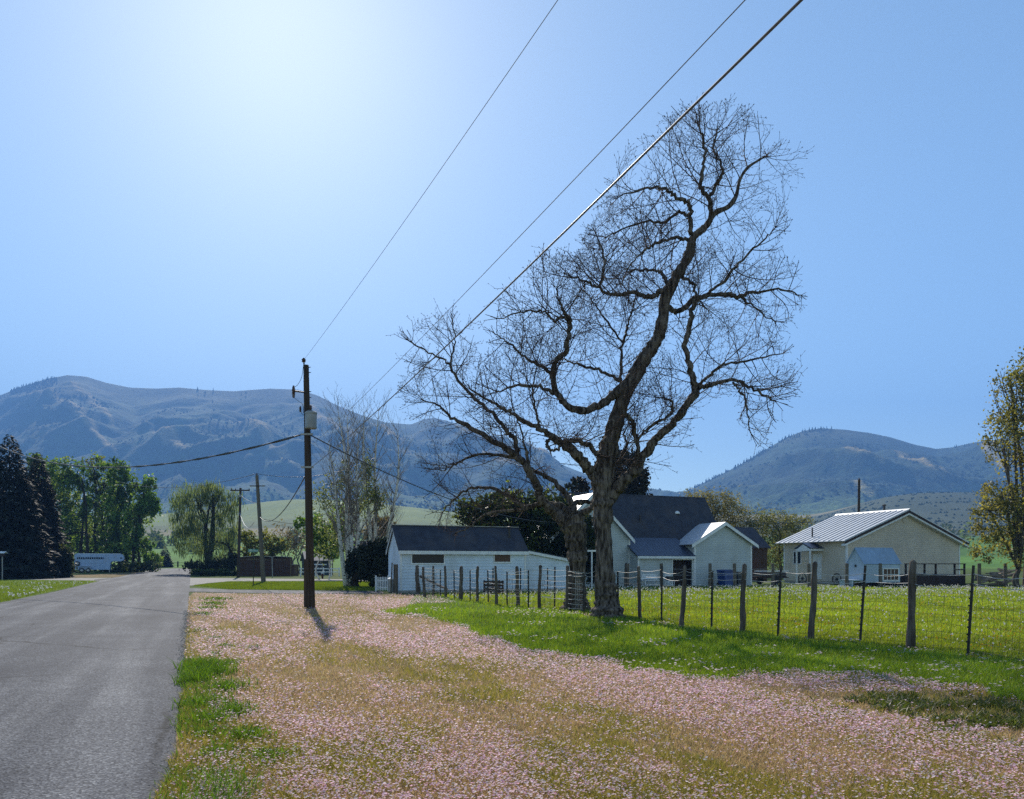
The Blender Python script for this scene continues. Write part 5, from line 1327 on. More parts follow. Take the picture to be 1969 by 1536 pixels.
x0, x1 = O.fx(792), O.fx(853); window(shed, x0, x1, O.z(1082.5, x0), O.z(1065, x0))
x0, x1 = O.fx(950.5), O.fx(980.5); window(shed, x0, x1, O.z(1080, x0), O.z(1063, x0), mat='brownglass')
sp_ = O.hit(979, 1031, (0, 0, ez + .08), (0, -m, 1))
fl_ = MB().lathe([(.13, 0), (.13, .06), (.075, .07), (.075, .50), (.13, .51), (.15, .56), (.13, .63), (.02, .66)], (sp_.x, sp_.y, sp_.z - .08), 14)
fl_.build('stovepipe', M['iron'], roof, smooth=False)

# --- farmhouse
O = Frame(13.25, 56.7)
farm = thing('farmhouse', 'pale farmhouse with steep dark roof, two gabled wings and a back porch', 'house', (O.x, O.y, 0), TH)
m = (6.75 - 3.3) / 2.4
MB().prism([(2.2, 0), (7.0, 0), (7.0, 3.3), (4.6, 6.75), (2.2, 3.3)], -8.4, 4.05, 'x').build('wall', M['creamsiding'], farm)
r = MB(); r.slab((-8.6, 1.95, 3.3 - .25 * m + .12), (4.3, 1.95, 3.3 - .25 * m + .12), (4.3, 4.6, 6.92), (-8.6, 4.6, 6.92), .10)
r.slab((-8.6, 4.603, 6.92), (4.3, 4.603, 6.92), (4.3, 7.25, 3.3 - .25 * m + .12), (-8.6, 7.25, 3.3 - .25 * m + .12), .10)
mroof = r.build('roof', M['shingle'], farm)
v = O.hit(1302, 987, (0, 1.95, 3.3 - .25 * m + .12), (0, -m, 1)); MB().lathe([(.20, -.05), (.20, .05), (.16, .12), (.08, .17), (.01, .18)], v, 16).build('roof_vent', M['whitetrim'], mroof, smooth=True)
v = O.hit(1231, 1003, (0, 1.95, 3.3 - .25 * m + .12), (0, -m, 1)); MB().lathe([(.07, -.1), (.07, .4), (.12, .42), (.12, .5), (.01, .55)], v, 12).build('roof_vent', M['iron'], mroof)
# left wing
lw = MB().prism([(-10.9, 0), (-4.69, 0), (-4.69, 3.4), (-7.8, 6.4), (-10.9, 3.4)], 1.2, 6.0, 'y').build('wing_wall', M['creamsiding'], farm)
m2 = 3.0 / 3.11
r = MB(); r.slab((-7.8, .9, 6.55), (-4.45, .9, 6.55 - 3.35 * m2), (-4.45, 6.3, 6.55 - 3.35 * m2), (-7.8, 6.3, 6.55), .07); r.slab((-7.803, .9, 6.55), (-11.15, .9, 6.55 - 3.35 * m2), (-11.15, 6.3, 6.55 - 3.35 * m2), (-7.803, 6.3, 6.55), .07)
r.build('wing_roof', M['pale_and_sunlit_metal'], farm)  # sun glare put into the colour; same metal as the porch roof
for s_ in (-1, 1): MB().prism([(-7.8, 6.47), (-7.8, 6.25), (-7.8 + s_ * 3.35, 6.25 - 3.35 * m2), (-7.8 + s_ * 3.35, 6.47 - 3.35 * m2)], .86, .895, 'y').build('rake_board', M['whitetrim'], farm)
MB().box(-4.79, -4.665, 1.17, 1.26, 0, 3.35).build('corner_board', M['whitetrim'], farm); MB().box(O.fx(1183) - .6, O.fx(1183) - .45, 1.165, 1.198, .9, 3.9).build('downpipe', M['whitetrim'], farm)
window(farm, -7.9, -7.0, 3.5, 4.9, y=1.2, mull=(.5,), mz=(.5,)); window(farm, -8.0, -6.9, 1.0, 2.4, y=1.2, mull=(.5,))
# right wing
rw = MB().prism([(0, 0), (5.14, 0), (5.14, 3.08), (2.57, 4.52), (0, 3.08)], 0, 2.6, 'y').build('wing_wall', M['creamsiding'], farm)
m3 = 1.44 / 2.57
r = MB(); r.slab((2.57, -.3, 4.68), (5.55, -.3, 4.68 - 2.98 * m3), (5.55, 2.9, 4.68 - 2.98 * m3), (2.57, 2.9, 4.68), .06); r.slab((2.567, -.3, 4.68), (-.42, -.3, 4.68 - 2.98 * m3), (-.42, 2.9, 4.68 - 2.98 * m3), (2.567, 2.9, 4.68), .06)
r.build('wing_roof', M['pale_and_sunlit_metal'], farm)  # again the pale colour stands for sunlight on the porch metal
for s_ in (-1, 1): MB().prism([(2.57, 4.62), (2.57, 4.42), (2.57 + s_ * 2.98, 4.42 - 2.98 * m3), (2.57 + s_ * 2.98, 4.62 - 2.98 * m3)], -.335, -.302, 'y').build('rake_board', M['whitetrim'], farm)
for x in (-.03, 5.04): MB().box(x, x + .13, -.03, .1, 0, 3.05).build('corner_board', M['whitetrim'], farm)
# porch
dx0, dx1 = O.fx(1295), O.fx(1332.5)
pw_ = MB().box(-4.69, dx0, .1, .22, 0, 2.0).box(dx0, dx1, .1, .22, 1.87, 2.0).box(dx1, -.04, .1, .22, 0, 2.0)
pw_.prism([(.22, 0), (1.19, 0), (1.19, 2.6), (.22, 2.05)], -4.69, -4.57, 'x'); pw_.build('porch_wall', M['creamsiding'], farm)
MB().box(dx0, dx1, .9, .95, 0, 1.87).box(dx0 - .02, dx0, .22, .9, 0, 1.87).box(dx1, dx1 + .02, .22, .9, 0, 1.87).build('door', M['darkinside'], farm)
MB().box(dx0 - .09, dx0 - .002, .07, .099, 0, 1.95).box(dx1 + .002, dx1 + .09, .07, .099, 0, 1.95).box(dx0 - .09, dx1 + .09, .068, .097, 1.87, 1.96).build('door_frame', M['whitetrim'], farm); MB().box(-4.72, -4.6, .05, .098, 0, 2.0).build('corner_board', M['whitetrim'], farm)
r = MB(); r.slab((-4.9, -.2, 2.16), (.0, -.2, 2.16), (.0, 2.2, 3.52), (-4.9, 2.2, 3.52), .05); r.build('porch_roof', M['navy_and_shaded_metal'], farm)  # same metal as the wings, its shaded look put into the colour
MB().box(-4.9, -.05, -.24, -.205, 1.96, 2.13).build('fascia', M['whitetrim'], farm)

# --- tan house
O = Frame(25.57, 59.6)
tan_h = thing('tan_house', 'tan gabled house with pale standing seam metal roof and round gable vent', 'house', (O.x, O.y, 0), TH)
MB().prism([(0, 0.2), (12.2, 0.2), (12.2, 3.42), (6.1, 5.72), (0, 3.42)], 0, 6.8, 'y').build('wall', M['tansiding'], tan_h)
MB().box(.03, 12.17, .03, 6.77, -.1, .2).build('foundation', M['concrete'], tan_h)
m = 2.3 / 6.1
r = MB()
for s_ in (-1, 1): r.slab((6.1 + s_ * .002, -.4, 5.87), (6.1 + s_ * 6.7, -.4, 5.87 - 6.7 * m), (6.1 + s_ * 6.7, 7.2, 5.87 - 6.7 * m), (6.1 + s_ * .002, 7.2, 5.87), .05)
for y in np.arange(-.38, 7.2, .55):                       # raised seams
    for s_ in (-1, 1): r.slab((6.1 + s_ * .05, y, 5.91), (6.1 + s_ * 6.68, y, 5.91 - 6.63 * m), (6.1 + s_ * 6.68, y + .04, 5.91 - 6.63 * m), (6.1 + s_ * .05, y + .04, 5.91), .07)
troof = r.build('roof', M['pale_and_sunlit_metal'], tan_h)
MB().prism([(5.95, 5.83), (6.1, 5.93), (6.25, 5.83), (6.1, 5.97)], -.42, 7.22, 'y').build('ridge_cap', M['pale_and_sunlit_metal'], troof)
for s_ in (-1, 1):
    MB().prism([(6.1, 5.81), (6.1, 5.62), (6.1 + s_ * 6.7, 5.62 - 6.7 * m), (6.1 + s_ * 6.7, 5.81 - 6.7 * m)], -.425, -.402, 'y').build('rake_board', M['darkwood'], tan_h)
    MB().prism([(6.1, 5.61), (6.1, 5.47), (6.1 + s_ * 6.65, 5.47 - 6.65 * m), (6.1 + s_ * 6.65, 5.61 - 6.65 * m)], -.40, -.02, 'y').build('soffit', M['whitetrim'], tan_h)
for x, y in ((-.03, -.03), (12.1, -.03), (-.03, 6.7)): MB().box(x, x + .13, y, y + .13, .2, 3.4).build('corner_board', M['whitetrim'], tan_h)
vx = O.fx(1740); vz = O.z(997, vx); vb = MB(); vb.tube([(vx, -.001, vz), (vx, -.05, vz)], .34, 24); vb.tube([(vx, -.05, vz), (vx, -.065, vz)], [.27, .25], 24); vb.build('round_vent', M['tansiding'], tan_h)
y0, y1 = O.sy(1540.5), O.sy(1527); window(tan_h, y0, y1, 1.62, 2.58, y=0.0, axis='x', mull=(.5,), d=-1)
dr = MB().box(-.04, -.002, 2.55, 3.45, .35, 2.4).build('door', M['whitetrim'], tan_h)
MB().lathe([(.03, 0), (.035, .03), (.02, .06)], (-.07, 2.65, 1.3), 8).build('handle', M['hubmetal'], dr)
# hood over the side door, its own little gable
r = MB(); r.slab((-1.35, 3.2, 3.28), (0, 3.2, 3.28), (0, 2.25, 2.83), (-1.35, 2.25, 2.83), .05); r.slab((-1.35, 3.203, 3.28), (0, 3.203, 3.28), (0, 4.15, 2.83), (-1.35, 4.15, 2.83), .05)
r.build('hood_roof', M['navy_and_shaded_metal'], tan_h)
MB().prism([(2.4, 2.72), (3.2, 3.15), (4.0, 2.72), (4.0, 2.62), (2.4, 2.62)], -1.3, -1.24, 'x').box(-1.24, 0, 2.35, 2.43, 2.62, 2.8).box(-1.24, 0, 3.97, 4.05, 2.62, 2.8).build('hood_frame', M['whitetrim'], tan_h)
for y in (2.42, 3.9): MB().box(-1.3, -1.2, y, y + .1, 0, 2.62).build('hood_post', M['whitetrim'], tan_h)
MB().lathe([(.09, 0), (.09, 1.15), (.15, 1.16), (.15, 1.24), (.02, 1.3)], (7.4, 3.2, 5.3), 12).build('chimney_pipe', M['iron'], troof)
v = O.hit(1562, 1033, (0, 0, 5.87 - 6.1 * m), (-m, 0, 1)); MB().lathe([(.06, -.1), (.06, .75), (.01, .78)], v, 10).build('vent_pipe', M['iron'], troof)

# deck before the tan house
deck = thing('wooden_deck', 'dark stained raised wooden deck with open railing in front of the tan house', 'deck', (O.x, O.y, 0), TH)
MB().box(2.1, 8.35, -3.5, -.45, .70, .78).build('deck_floor', M['darkwood'], deck)
sk = MB()
for x in np.arange(2.1, 8.3, .16): sk.box(x, x + .145, -3.5, -3.47, 0, .69)
for y in np.arange(-3.45, -.5, .16): sk.box(8.33, 8.36, y, y + .145, 0, .69); sk.box(2.09, 2.12, y, y + .145, 0, .69)
sk.build('skirting', M['darkwood'], deck)
for x in (2.15, 4.05, 5.2, 7.2, 8.25): MB().box(x, x + .11, -3.48, -3.37, .78, 1.56).build('railing_post', M['darkwood'], deck)
MB().box(2.1, 8.38, -3.52, -3.33, 1.56, 1.62).box(8.22, 8.38, -3.3, -.5, 1.56, 1.62).box(7.4, 8.25, -3.46, -3.42, 1.1, 1.2).build('rail', M['darkwood'], deck)

# playhouse
O = Frame(23.94, 53.0)
play = thing('playhouse', 'small pale blue playhouse with steep roof standing on skids before the tan house', 'playhouse', (O.x, O.y, 0), TH)
MB().prism([(0, .3), (1.5, .3), (1.5, 1.62), (.75, 2.66), (0, 1.62)], 0, 3.3, 'x').build('wall', M['playpaint'], play)
m = 1.04 / .75; r = MB()
r.slab((-.1, -.08, 1.62 - .08 * m + .06), (3.4, -.08, 1.62 - .08 * m + .06), (3.4, .75, 2.72), (-.1, .75, 2.72), .05); r.slab((-.1, .752, 2.72), (3.4, .752, 2.72), (3.4, 1.58, 1.62 - .08 * m + .06), (-.1, 1.58, 1.62 - .08 * m + .06), .05)
r.build('roof', M['playroof'], play)
MB().box(.1, .25, -.0, 1.5, 0, .3).box(3.05, 3.2, 0, 1.5, 0, .3).box(1.6, 1.75, 0, 1.5, 0, .3).build('skid', M['darkwood'], play)
x0, x1 = O.fx(1698), O.fx(1726); window(play, x0, x1, .48, 1.22, mull=(.25, .5, .75), mz=(.5,), mat='brownglass')
MB().tube([(-.001, .75, 1.45), (-.03, .75, 1.45)], .09, 14).build('round_hole', M['iron'], play)
MB().box(-1.0, -.002, .1, 1.3, .45, .5).box(-.95, -.85, .15, 1.25, 0, .45).build('side_shelf', M['playpaint'], play)

# dark barn and other far buildings
O = Frame(24.2, 74.0)
barn = thing('brown_barn', 'dark brown board barn with black roof between the two houses', 'barn', (O.x, O.y, 0), TH)
MB().prism([(0, 0), (4.6, 0), (4.6, 3.25), (2.3, 5.05), (0, 3.25)], -8, 0, 'x').build('wall', M['brownboard'], barn)
r = MB(); m = 1.8 / 2.3
r.slab((-8.2, -.3, 3.25 - .3 * m + .1), (.25, -.3, 3.25 - .3 * m + .1), (.25, 2.3, 5.15), (-8.2, 2.3, 5.15), .08); r.slab((-8.2, 2.303, 5.15), (.25, 2.303, 5.15), (.25, 4.9, 3.25 - .3 * m + .1), (-8.2, 4.9, 3.25 - .3 * m + .1), .08); r.build('roof', M['shingle'], barn)
MB().box(-2.2, -1.0, -.03, -.002, 0, 2.2).build('door', M['darkwood'], barn)
O = Frame(gx(686, 80).x, 80)
bh = thing('small_house', 'low house with brown grey roof half hidden behind the juniper bush', 'house', (O.x, O.y, 0), TH)
MB().prism([(0, 0), (5, 0), (5, 2.5), (2.5, 3.95), (0, 2.5)], 1.3, 7.5, 'x').build('wall', M['tansiding'], bh)
r = MB(); r.slab((1.1, -.3, 2.45), (7.7, -.3, 2.45), (7.7, 2.5, 4.05), (1.1, 2.5, 4.05), .08); r.slab((1.1, 2.503, 4.05), (7.7, 2.503, 4.05), (7.7, 5.3, 2.45), (1.1, 5.3, 2.45), .08); r.build('roof', M['greyroof'], bh)
MB().prism([(0, 0), (3.0, 0), (3.0, 2.4), (1.5, 4.0), (0, 2.4)], -.6, 1.28, 'x').build('side_wing', M['darkinside'], bh)
window(bh, 2.2, 3.2, 1.0, 2.0, mull=(.5,))
O = Frame(gx(588, 104).x, 104); zc = gz_flat(104)
cabin = thing('small_cabin', 'small dark cabin with grey roof seen past the main utility pole', 'cabin', (O.x, O.y, zc), TH)
MB().prism([(0, 0), (4, 0), (4, 2.1), (2, 3.1), (0, 2.1)], 0, 3.3, 'x').build('wall', surf('dark_teal_boards', (.05, .07, .08), (.035, .05, .06), rough=.8, siding=('Z', 6, .015)), cabin)
r = MB(); r.slab((-.25, -.9, 1.95), (3.6, -.9, 1.95), (3.5, 2, 3.2), (-.15, 2, 3.2), .07); r.slab((-.15, 2.003, 3.2), (3.5, 2.003, 3.2), (3.6, 4.3, 1.95), (-.25, 4.3, 1.95), .07); r.build('roof', M['greyroof'], cabin)
for x in (-.1, 1.6, 3.35): MB().box(x, x + .1, -.8, -.7, 0, 1.9).build('porch_post', M['darkwood'], cabin)
MB().box(1.0, 2.6, -.85, -.81, 1.35, 1.5).build('porch_beam', M['whitetrim'], cabin); window(cabin, 1.5, 2.1, 1.0, 1.7)
rail = thing('rail_fence', 'white two rail fence before the small dark cabin', 'fence', gx(625, 97))
for px in (578, 592, 607, 622, 637, 652): a = gx(px, 97); MB().box(a.x - .06, a.x + .06, 96.94, 97.06, 0, 1.15).build('wooden_post', M['whitetrim'], rail, world=True)
for z in (.55, .95): MB().box(gx(576, 97).x, gx(654, 97).x, 96.89, 96.938, z, z + .11).build('rail', M['whitetrim'], rail, world=True)
O = Frame(gx(457, 97).x, 97)
ps = thing('plank_shed', 'low brown plank shed with weathered sagging roof edge', 'shed', (O.x, O.y, gz_flat(97)), TH)
pb = MB()
xs = np.arange(.25, 6.45, .22)
for i, x in enumerate(xs): pb.box(x, x + .205, rf_.uniform(-.02, .02), .06, -.05, 2.35 + .08 * math.sin(x * 1.1) + rf_.uniform(-.03, .03))
pb.build('plank_wall', M['plankboard'], ps)
pb = MB()
for x in np.arange(6.5, 7.2, .22): pb.box(x, x + .205, rf_.uniform(-.02, .02), .06, -.05, 1.45)
pb.build('low_wall', M['plankboard'], ps)
MB().prism([(.1, 0), (3, 0), (3, 2.1), (.1, 2.35)], .2, .28, 'x').prism([(.1, 0), (3, 0), (3, 2.1), (.1, 2.3)], 6.3, 6.38, 'x').box(.28, 6.3, 2.9, 3.0, 0, 2.05).build('side_wall', M['plankboard'], ps)
r = MB()
for a, b, za, zb in ((.1, 2.2, 2.42, 2.62), (2.2, 4.3, 2.62, 2.45), (4.32, 6.5, 2.55, 2.46)): r.slab((a, -.25, za), (b, -.25, zb), (b, 3.2, zb - .3), (a, 3.2, za - .3), .06)
r.build('roof', M['rustroof'], ps); MB().box(6.48, 7.25, -.08, .12, 1.45, 1.52).build('cap_board', M['rustroof'], ps)
MB().box(-.02, .18, -.06, .12, -.05, 2.7).build('corner_post', M['darkwood'], ps)
a = gx(524, 93); t_ = thing('thin_post', 'thin pale leaning post in front of the plank shed', 'post', a); MB().tube([a, at(523, 1071, 93)], .06, 8).build('post', M['galvpost'], t_, world=True)

# --- horse trailer parked under the cottonwoods
O = Frame(gx(143, 120).x, 120); zt = gz_flat(121)
tr = thing('horse_trailer', 'pale blue grey gooseneck horse trailer parked under the cottonwoods', 'trailer', (O.x, O.y, zt), TH)
MB().prism([(0, .55), (.5, .48), (4.85, .48), (4.95, 1.55), (5.15, 1.78), (6.35, 1.78), (6.72, 1.95), (6.8, 2.4), (6.66, 2.78), (6.4, 2.92), (.25, 2.92), (.06, 2.85), (0, 2.7)], 0, 2.1, 'y').build('body', M['trailer'], tr)
MB().prism([(.2, 2.9), (6.4, 2.9), (6.3, 3.0), (.3, 3.0)], .1, 2.0, 'y').build('roof', M['whitetrim'], tr)
wb = MB().box(.35, 4.0, -.012, -.002, 2.12, 2.42).build('window', M['glass'], tr)
sb = MB()
for x in np.arange(.5, 4.0, .3): sb.box(x, x + .08, -.03, -.0135, 2.12, 2.42)
sb.build('slat', M['trailer'], wb)
MB().box(6.3, 6.6, -.012, -.002, 2.2, 2.4).build('window', M['glass'], tr)
MB().prism([(.55, .5), (.62, .95), (.85, 1.08), (2.05, 1.08), (2.28, .95), (2.35, .5), (2.25, .5), (2.2, .88), (2.0, .98), (.9, .98), (.7, .88), (.65, .5)], -.22, -.005, 'y').build('fender', M['trailer'], tr)
for x in (1.02, 1.9):
    w = MB().tube([(x, -.2, .37), (x, -.19, .37), (x, .03, .37)], [.33, .37, .37], 22).build('wheel', M['rubber'], tr); MB().tube([(x, -.225, .37), (x, -.201, .37)], [.12, .2], 16).build('rim', M['hubmetal'], w)
w = MB().tube([(.42, -.2, 1.42), (.42, -.18, 1.42), (.42, -.01, 1.42)], [.33, .37, .37], 22).build('spare_wheel', M['rubber'], tr); MB().tube([(.42, -.225, 1.42), (.42, -.201, 1.42)], [.1, .19], 16).build('rim', M['hubmetal'], w)
MB().box(4.75, 4.85, .05, .15, 0, .5).build('jack_leg', M['galvpost'], tr); MB().tube([(6.55, 1.05, 1.8), (6.55, 1.05, 1.25)], [.09, .07], 10).build('hitch', M['iron'], tr)

# ------------------------------------------------------------------ utility poles and cables


def pole(name, label, bx, Y, tx_, ty, r0, r1, mat='pole', z=0.0):
    a = gx(bx, Y); a.z = z
    b = at(tx_, ty, Y); root = thing(name, label, 'utility pole', a)
    a2 = a.copy(); a2.z -= .2
    mb = MB(); mb.tube([a2.lerp(b, t) for t in np.linspace(0, 1, 12)], list(np.linspace(r0, r1, 12)), 16)
    mb.build('pole', M[mat], root, world=True, smooth=False)
    return root, a, b


PY = 27.4
p1, a1, b1 = pole('utility_pole', 'nearest utility pole with transformer standing in the pink flowers', 598, PY, 588.5, 702, .155, .095)
ax = lambda py: a1.lerp(b1, (at(0, py, PY).z - a1.z) / (b1.z - a1.z))
MB().tube([at(585.5, 722, PY - .13), at(584.5, 700, PY - .13), at(584, 692, PY - .13)], [.025, .025, .02], 8).build('top_bracket', M['iron'], p1, world=True)
MB().lathe([(.03, 0), (.075, .03), (.05, .06), (.085, .09), (.05, .13), (.03, .16)], at(584, 697, PY - .13), 14).build('insulator', M['porcelain'], p1, world=True)
c = ax(795)
tk = MB().lathe([(.02, -.01), (.19, 0), (.2, .03), (.2, .50), (.215, .51), (.215, .56), (.16, .60), (.02, .61)], at(598, 824, PY - .27), 20).build('transformer', M['tank'], p1, world=True, smooth=False)
MB().lathe([(.035, 0), (.05, .03), (.03, .06), (.05, .09), (.03, .12), (.05, .15), (.02, .2)], at(597.5, 790, PY - .3), 10).build('bushing', M['porcelain'], tk, world=True)
MB().box(at(590, 800, PY).x - .03, at(590, 800, PY).x + .06, PY - .2, PY - .1, at(0, 822, PY).z, at(0, 798, PY).z).build('mounting_bracket', M['iron'], p1, world=True)
cm = MB().tube([ax(756) + Vector((0, -.1, 0)), at(576, 753, PY - .2), at(567, 752, PY - .3)], .028, 8).build('arm', M['iron'], p1, world=True)
MB().lathe([(.02, 0), (.045, .03), (.045, .12), (.065, .14), (.04, .17), (.065, .20), (.04, .23), (.065, .26), (.035, .40), (.02, .43)], at(564.5, 765, PY - .32), 12).build('fuse_cutout', M['porcelain'], cm, world=True)
MB().lathe([(.02, 0), (.04, .02), (.03, .05), (.04, .08), (.03, .11), (.04, .14), (.02, .2)], at(577.5, 792, PY - .2), 10).build('lightning_arrester', M['porcelain'], p1, world=True)
jw = MB()
for pts in ([(584, 698), (580, 725), (572, 740), (566, 744)], [(566, 765), (575, 772), (582, 778), (584, 795)], [(578, 785), (580, 795), (588, 800)]): jw.tube(curve_pts([at(x, y, PY - .25) for x, y in pts], 5), .008, 5)
jw.build('jumper_wire', M['cable'], p1, world=True)
st = MB()
for py in (706, 716, 753, 764, 820, 836):
    q = ax(py); st.box(q.x + .08, q.x + .16, q.y - .012, q.y + .012, q.z - .012, q.z + .012)
st.build('bolt', M['iron'], p1, world=True)
cl = MB()
for py in (836, 899): q = ax(py); cl.box(q.x - .2, q.x + .22, q.y - .16, q.y - .10, q.z - .03, q.z + .03)
cl.build('cable_clamp', M['galvpost'], p1, world=True)
MB().box(ax(1075).x - .165, ax(1075).x + .02, PY - .2, PY - .13, .05, at(0, 1075, PY).z).build('conduit', M['pole'], p1, world=True)

p2, a2, b2 = pole('utility_pole', 'leaning weathered grey utility pole on the corner lawn by the street sign', 507, 66, 494, 914, .20, .13, 'polegrey')
x_ = MB(); q = a2.lerp(b2, .90); x_.box(q.x - .6, q.x + .7, q.y - .2, q.y - .12, q.z - .04, q.z + .04); x_.build('crossarm', M['darkwood'], p2, world=True)
MB().lathe([(.03, 0), (.08, .05), (.05, .1), (.03, .2)], b2, 10).build('insulator', M['porcelain'], p2, world=True)
p3, a3, b3 = pole('utility_pole', 'dark utility pole with a crossarm left of the plank shed', 458, 93, 462.5, 938, .19, .13, 'pole', gz_flat(93))
q = at(462.3, 943, 93); MB().box(at(444, 0, 93).x, at(481, 0, 93).x, 92.75, 92.88, q.z - .07, q.z + .07).build('crossarm', M['darkwood'], p3, world=True)
for px in (445.5, 453, 479): MB().lathe([(.03, 0), (.09, .05), (.05, .12), (.02, .22)], at(px, 942, 92.8), 10).build('insulator', M['porcelain'], p3, world=True)
MB().lathe([(.02, 0), (.16, .02), (.16, .3), (.02, .35)], at(461, 956, 92.7), 12).build('transformer', M['tank'], p3, world=True)
p4, a4, b4 = pole('utility_pole', 'dark utility pole rising behind the tan house roof', 1650, 82, 1652, 922, .17, .12, 'pole')
MB().lathe([(.03, 0), (.09, .05), (.05, .12), (.02, .22)], b4, 10).build('insulator', M['porcelain'], p4, world=True)


def cable(name, label, P0, P1, sag, r, mat, n=40, twist=0.0):
    P0, P1 = Vector(P0), Vector(P1)
    pts = [P0.lerp(P1, t) - Vector((0, 0, 4 * sag * t * (1 - t))) for t in np.linspace(0, 1, n)]
    mb = MB(); mb.tube(pts, r, 7)
    if twist:
        for ph in (0, PI):
            mb.tube([p + Vector((0, math.cos(k * 1.3 + ph), math.sin(k * 1.3 + ph))) * r * 1.1 for k, p in enumerate(pts)], r * 0.75, 5)
    o = mb.build(name, M[mat], smooth=True); return tag(o, label, 'cable')


BACKP = Vector((10.9, -18.6, 0))
cable('overhead_cable', 'thin bare wire running from the top of the nearest pole up over the verge', at(584, 692, PY - .13), BACKP + Vector((1.75, 0, 8.9)), .55, .0045, 'alucable', 60)
cable('overhead_cable', 'middle thin wire crossing before the bare tree crown', ax(858) + Vector((.1, 0, 0)), BACKP + Vector((.35, 0, 6.3)), .45, .0042, 'alucable', 60)
cable('overhead_cable', 'thickest grey cable sloping across the bare tree up to the top edge', ax(899) + Vector((.1, 0, 0)), BACKP + Vector((-0.8, 0, 5.3)), .5, .0090, 'commcable', 60)
cable('service_cable', 'dark sagging service cable from the nearest pole to the left spruce', ax(836) - Vector((.15, .1, 0)), at(-40, 838, 58), 1.7, .026, 'cable', 50, twist=1)
cable('service_cable', 'dark service cable dropping from the nearest pole toward the farmhouse', ax(838) + Vector((.15, -.1, 0)), at(1112, 1003, 56.5), 1.0, .020, 'cable', 40)
cable('service_cable', 'sagging dark cable between the nearest pole and the leaning grey pole', ax(905), a2.lerp(b2, .62), 1.0, .022, 'cable', 40)
cable('overhead_cable', 'thin wire over the leaning grey pole reaching left to the cottonwoods', b2 + Vector((0, 0, .15)), at(225, 925, 100), 1.0, .022, 'cable', 40)
cable('overhead_cable', 'thin wire from the leaning grey pole passing behind the nearest pole', b2 + Vector((0, 0, .15)), at(720, 880, 75), .9, .018, 'cable', 40)
cable('service_cable', 'short pale wire between the crossarm pole and the leaning grey pole', at(463, 952, 92.7), a2.lerp(b2, .74), .2, .022, 'alucable', 20)
cable('service_cable', 'white looping wire hanging off the crossarm pole', at(461, 985, 92.7), at(488, 1004, 80), 1.1, .03, 'rope', 20)
cable('service_cable', 'low wire running right from the leaning grey pole behind the nearest pole', a2.lerp(b2, .6), at(700, 1000, 72), .5, .016, 'cable', 30)
cable('service_cable', 'thin wire reaching from the barn trees to the pole behind the tan house', at(1375, 998, 80), a4.lerp(b4, .62), .5, .022, 'cable', 30)

# ------------------------------------------------------------------ small things
a = gnd(487, 1127.5)
ss = thing('street_sign', 'green street name sign on a thin dark post', 'street sign', a)
MB().tube([a - Vector((0, 0, .1)), at(487.5, 1066, a.y), at(487.5, 1062.5, a.y)], .035, 8).build('post', M['steel_post'], ss, world=True)
q = at(487, 1058.5, a.y)
bl = MB().box(q.x - .36, q.x + .36, q.y - .012, q.y + .012, q.z - .115, q.z + .115).build('sign_blade', M['signgreen'], ss, world=True)
fc = bpy.data.curves.new('lettering', 'FONT'); fc.body = '200 East'; fc.size = .20; fc.align_x = 'CENTER'; fc.align_y = 'CENTER'; fc.extrude = .003
tmp = bpy.data.objects.new('lettering_curve', fc); COL.objects.link(tmp)
bpy.context.view_layer.update()
tm = bpy.data.meshes.new_from_object(tmp); bpy.data.objects.remove(tmp)
lt = bpy.data.objects.new('lettering', tm); COL.objects.link(lt); tm.materials.clear(); tm.materials.append(M['signwhite'])
lt.parent = bl; lt.matrix_parent_inverse = wmat(bl).inverted(); lt.location = (q.x, q.y - .018, q.z); lt.rotation_euler = (PI / 2, 0, 0)

a = gx(620, 84); hy = thing('fire_hydrant', 'small dark fire hydrant with a white cap beside the side street', 'hydrant', a)
MB().lathe([(.17, 0), (.17, .05), (.11, .06), (.11, .48), (.15, .5), (.15, .55), (.10, .56)], a, 14).tube([a + Vector((-.2, 0, .38)), a + Vector((.2, 0, .38))], .07, 10).build('body', surf('dark_red_paint', (.09, .02, .015), (.05, .012, .01), rough=.5), hy, world=True)
MB().lathe([(.13, .551), (.12, .64), (.07, .72), (.03, .74), (.03, .79), (.001, .8)], a, 14).build('cap', M['whitetrim'], hy, world=True)

a = gnd(735, 1137.5); ga = thing('picket_gate', 'small white picket gate left of the shed', 'gate', a)
w = 21 / F * a.y; gp = MB()
for i in range(7): x = a.x - w / 2 + i * w / 6.5; gp.prism([(x, .08), (x + .055, .08), (x + .055, .80), (x + .027, .86), (x, .80)], a.y - .02, a.y, 'y')
gp.build('picket', M['whitetrim'], ga, world=True)
MB().box(a.x - w / 2, a.x + w / 2, a.y + .002, a.y + .03, .2, .27).box(a.x - w / 2, a.x + w / 2, a.y + .002, a.y + .03, .6, .67).build('rail', M['whitetrim'], ga, world=True)
for s_ in (-1, 1): MB().box(a.x + s_ * (w / 2 + .05) - .045, a.x + s_ * (w / 2 + .05) + .045, a.y - .04, a.y + .05, 0, .92).build('gate_post', M['whitetrim'], ga, world=True)
a = gnd(751.5, 1139); tc = thing('trash_can', 'small grey can with pale lid at the shed corner', 'can', a)
MB().lathe([(.13, 0), (.16, .02), (.18, .72), (.17, .72)], a, 16).build('body', M['galvpost'], tc, world=True); MB().lathe([(.19, .721), (.2, .75), (.12, .80), (.01, .82)], a, 16).build('lid', M['whitetrim'], tc, world=True)
a = gnd(761, 1140.5); tp = thing('wooden_post', 'thick dark square post beside the grey can at the shed corner', 'post', a)
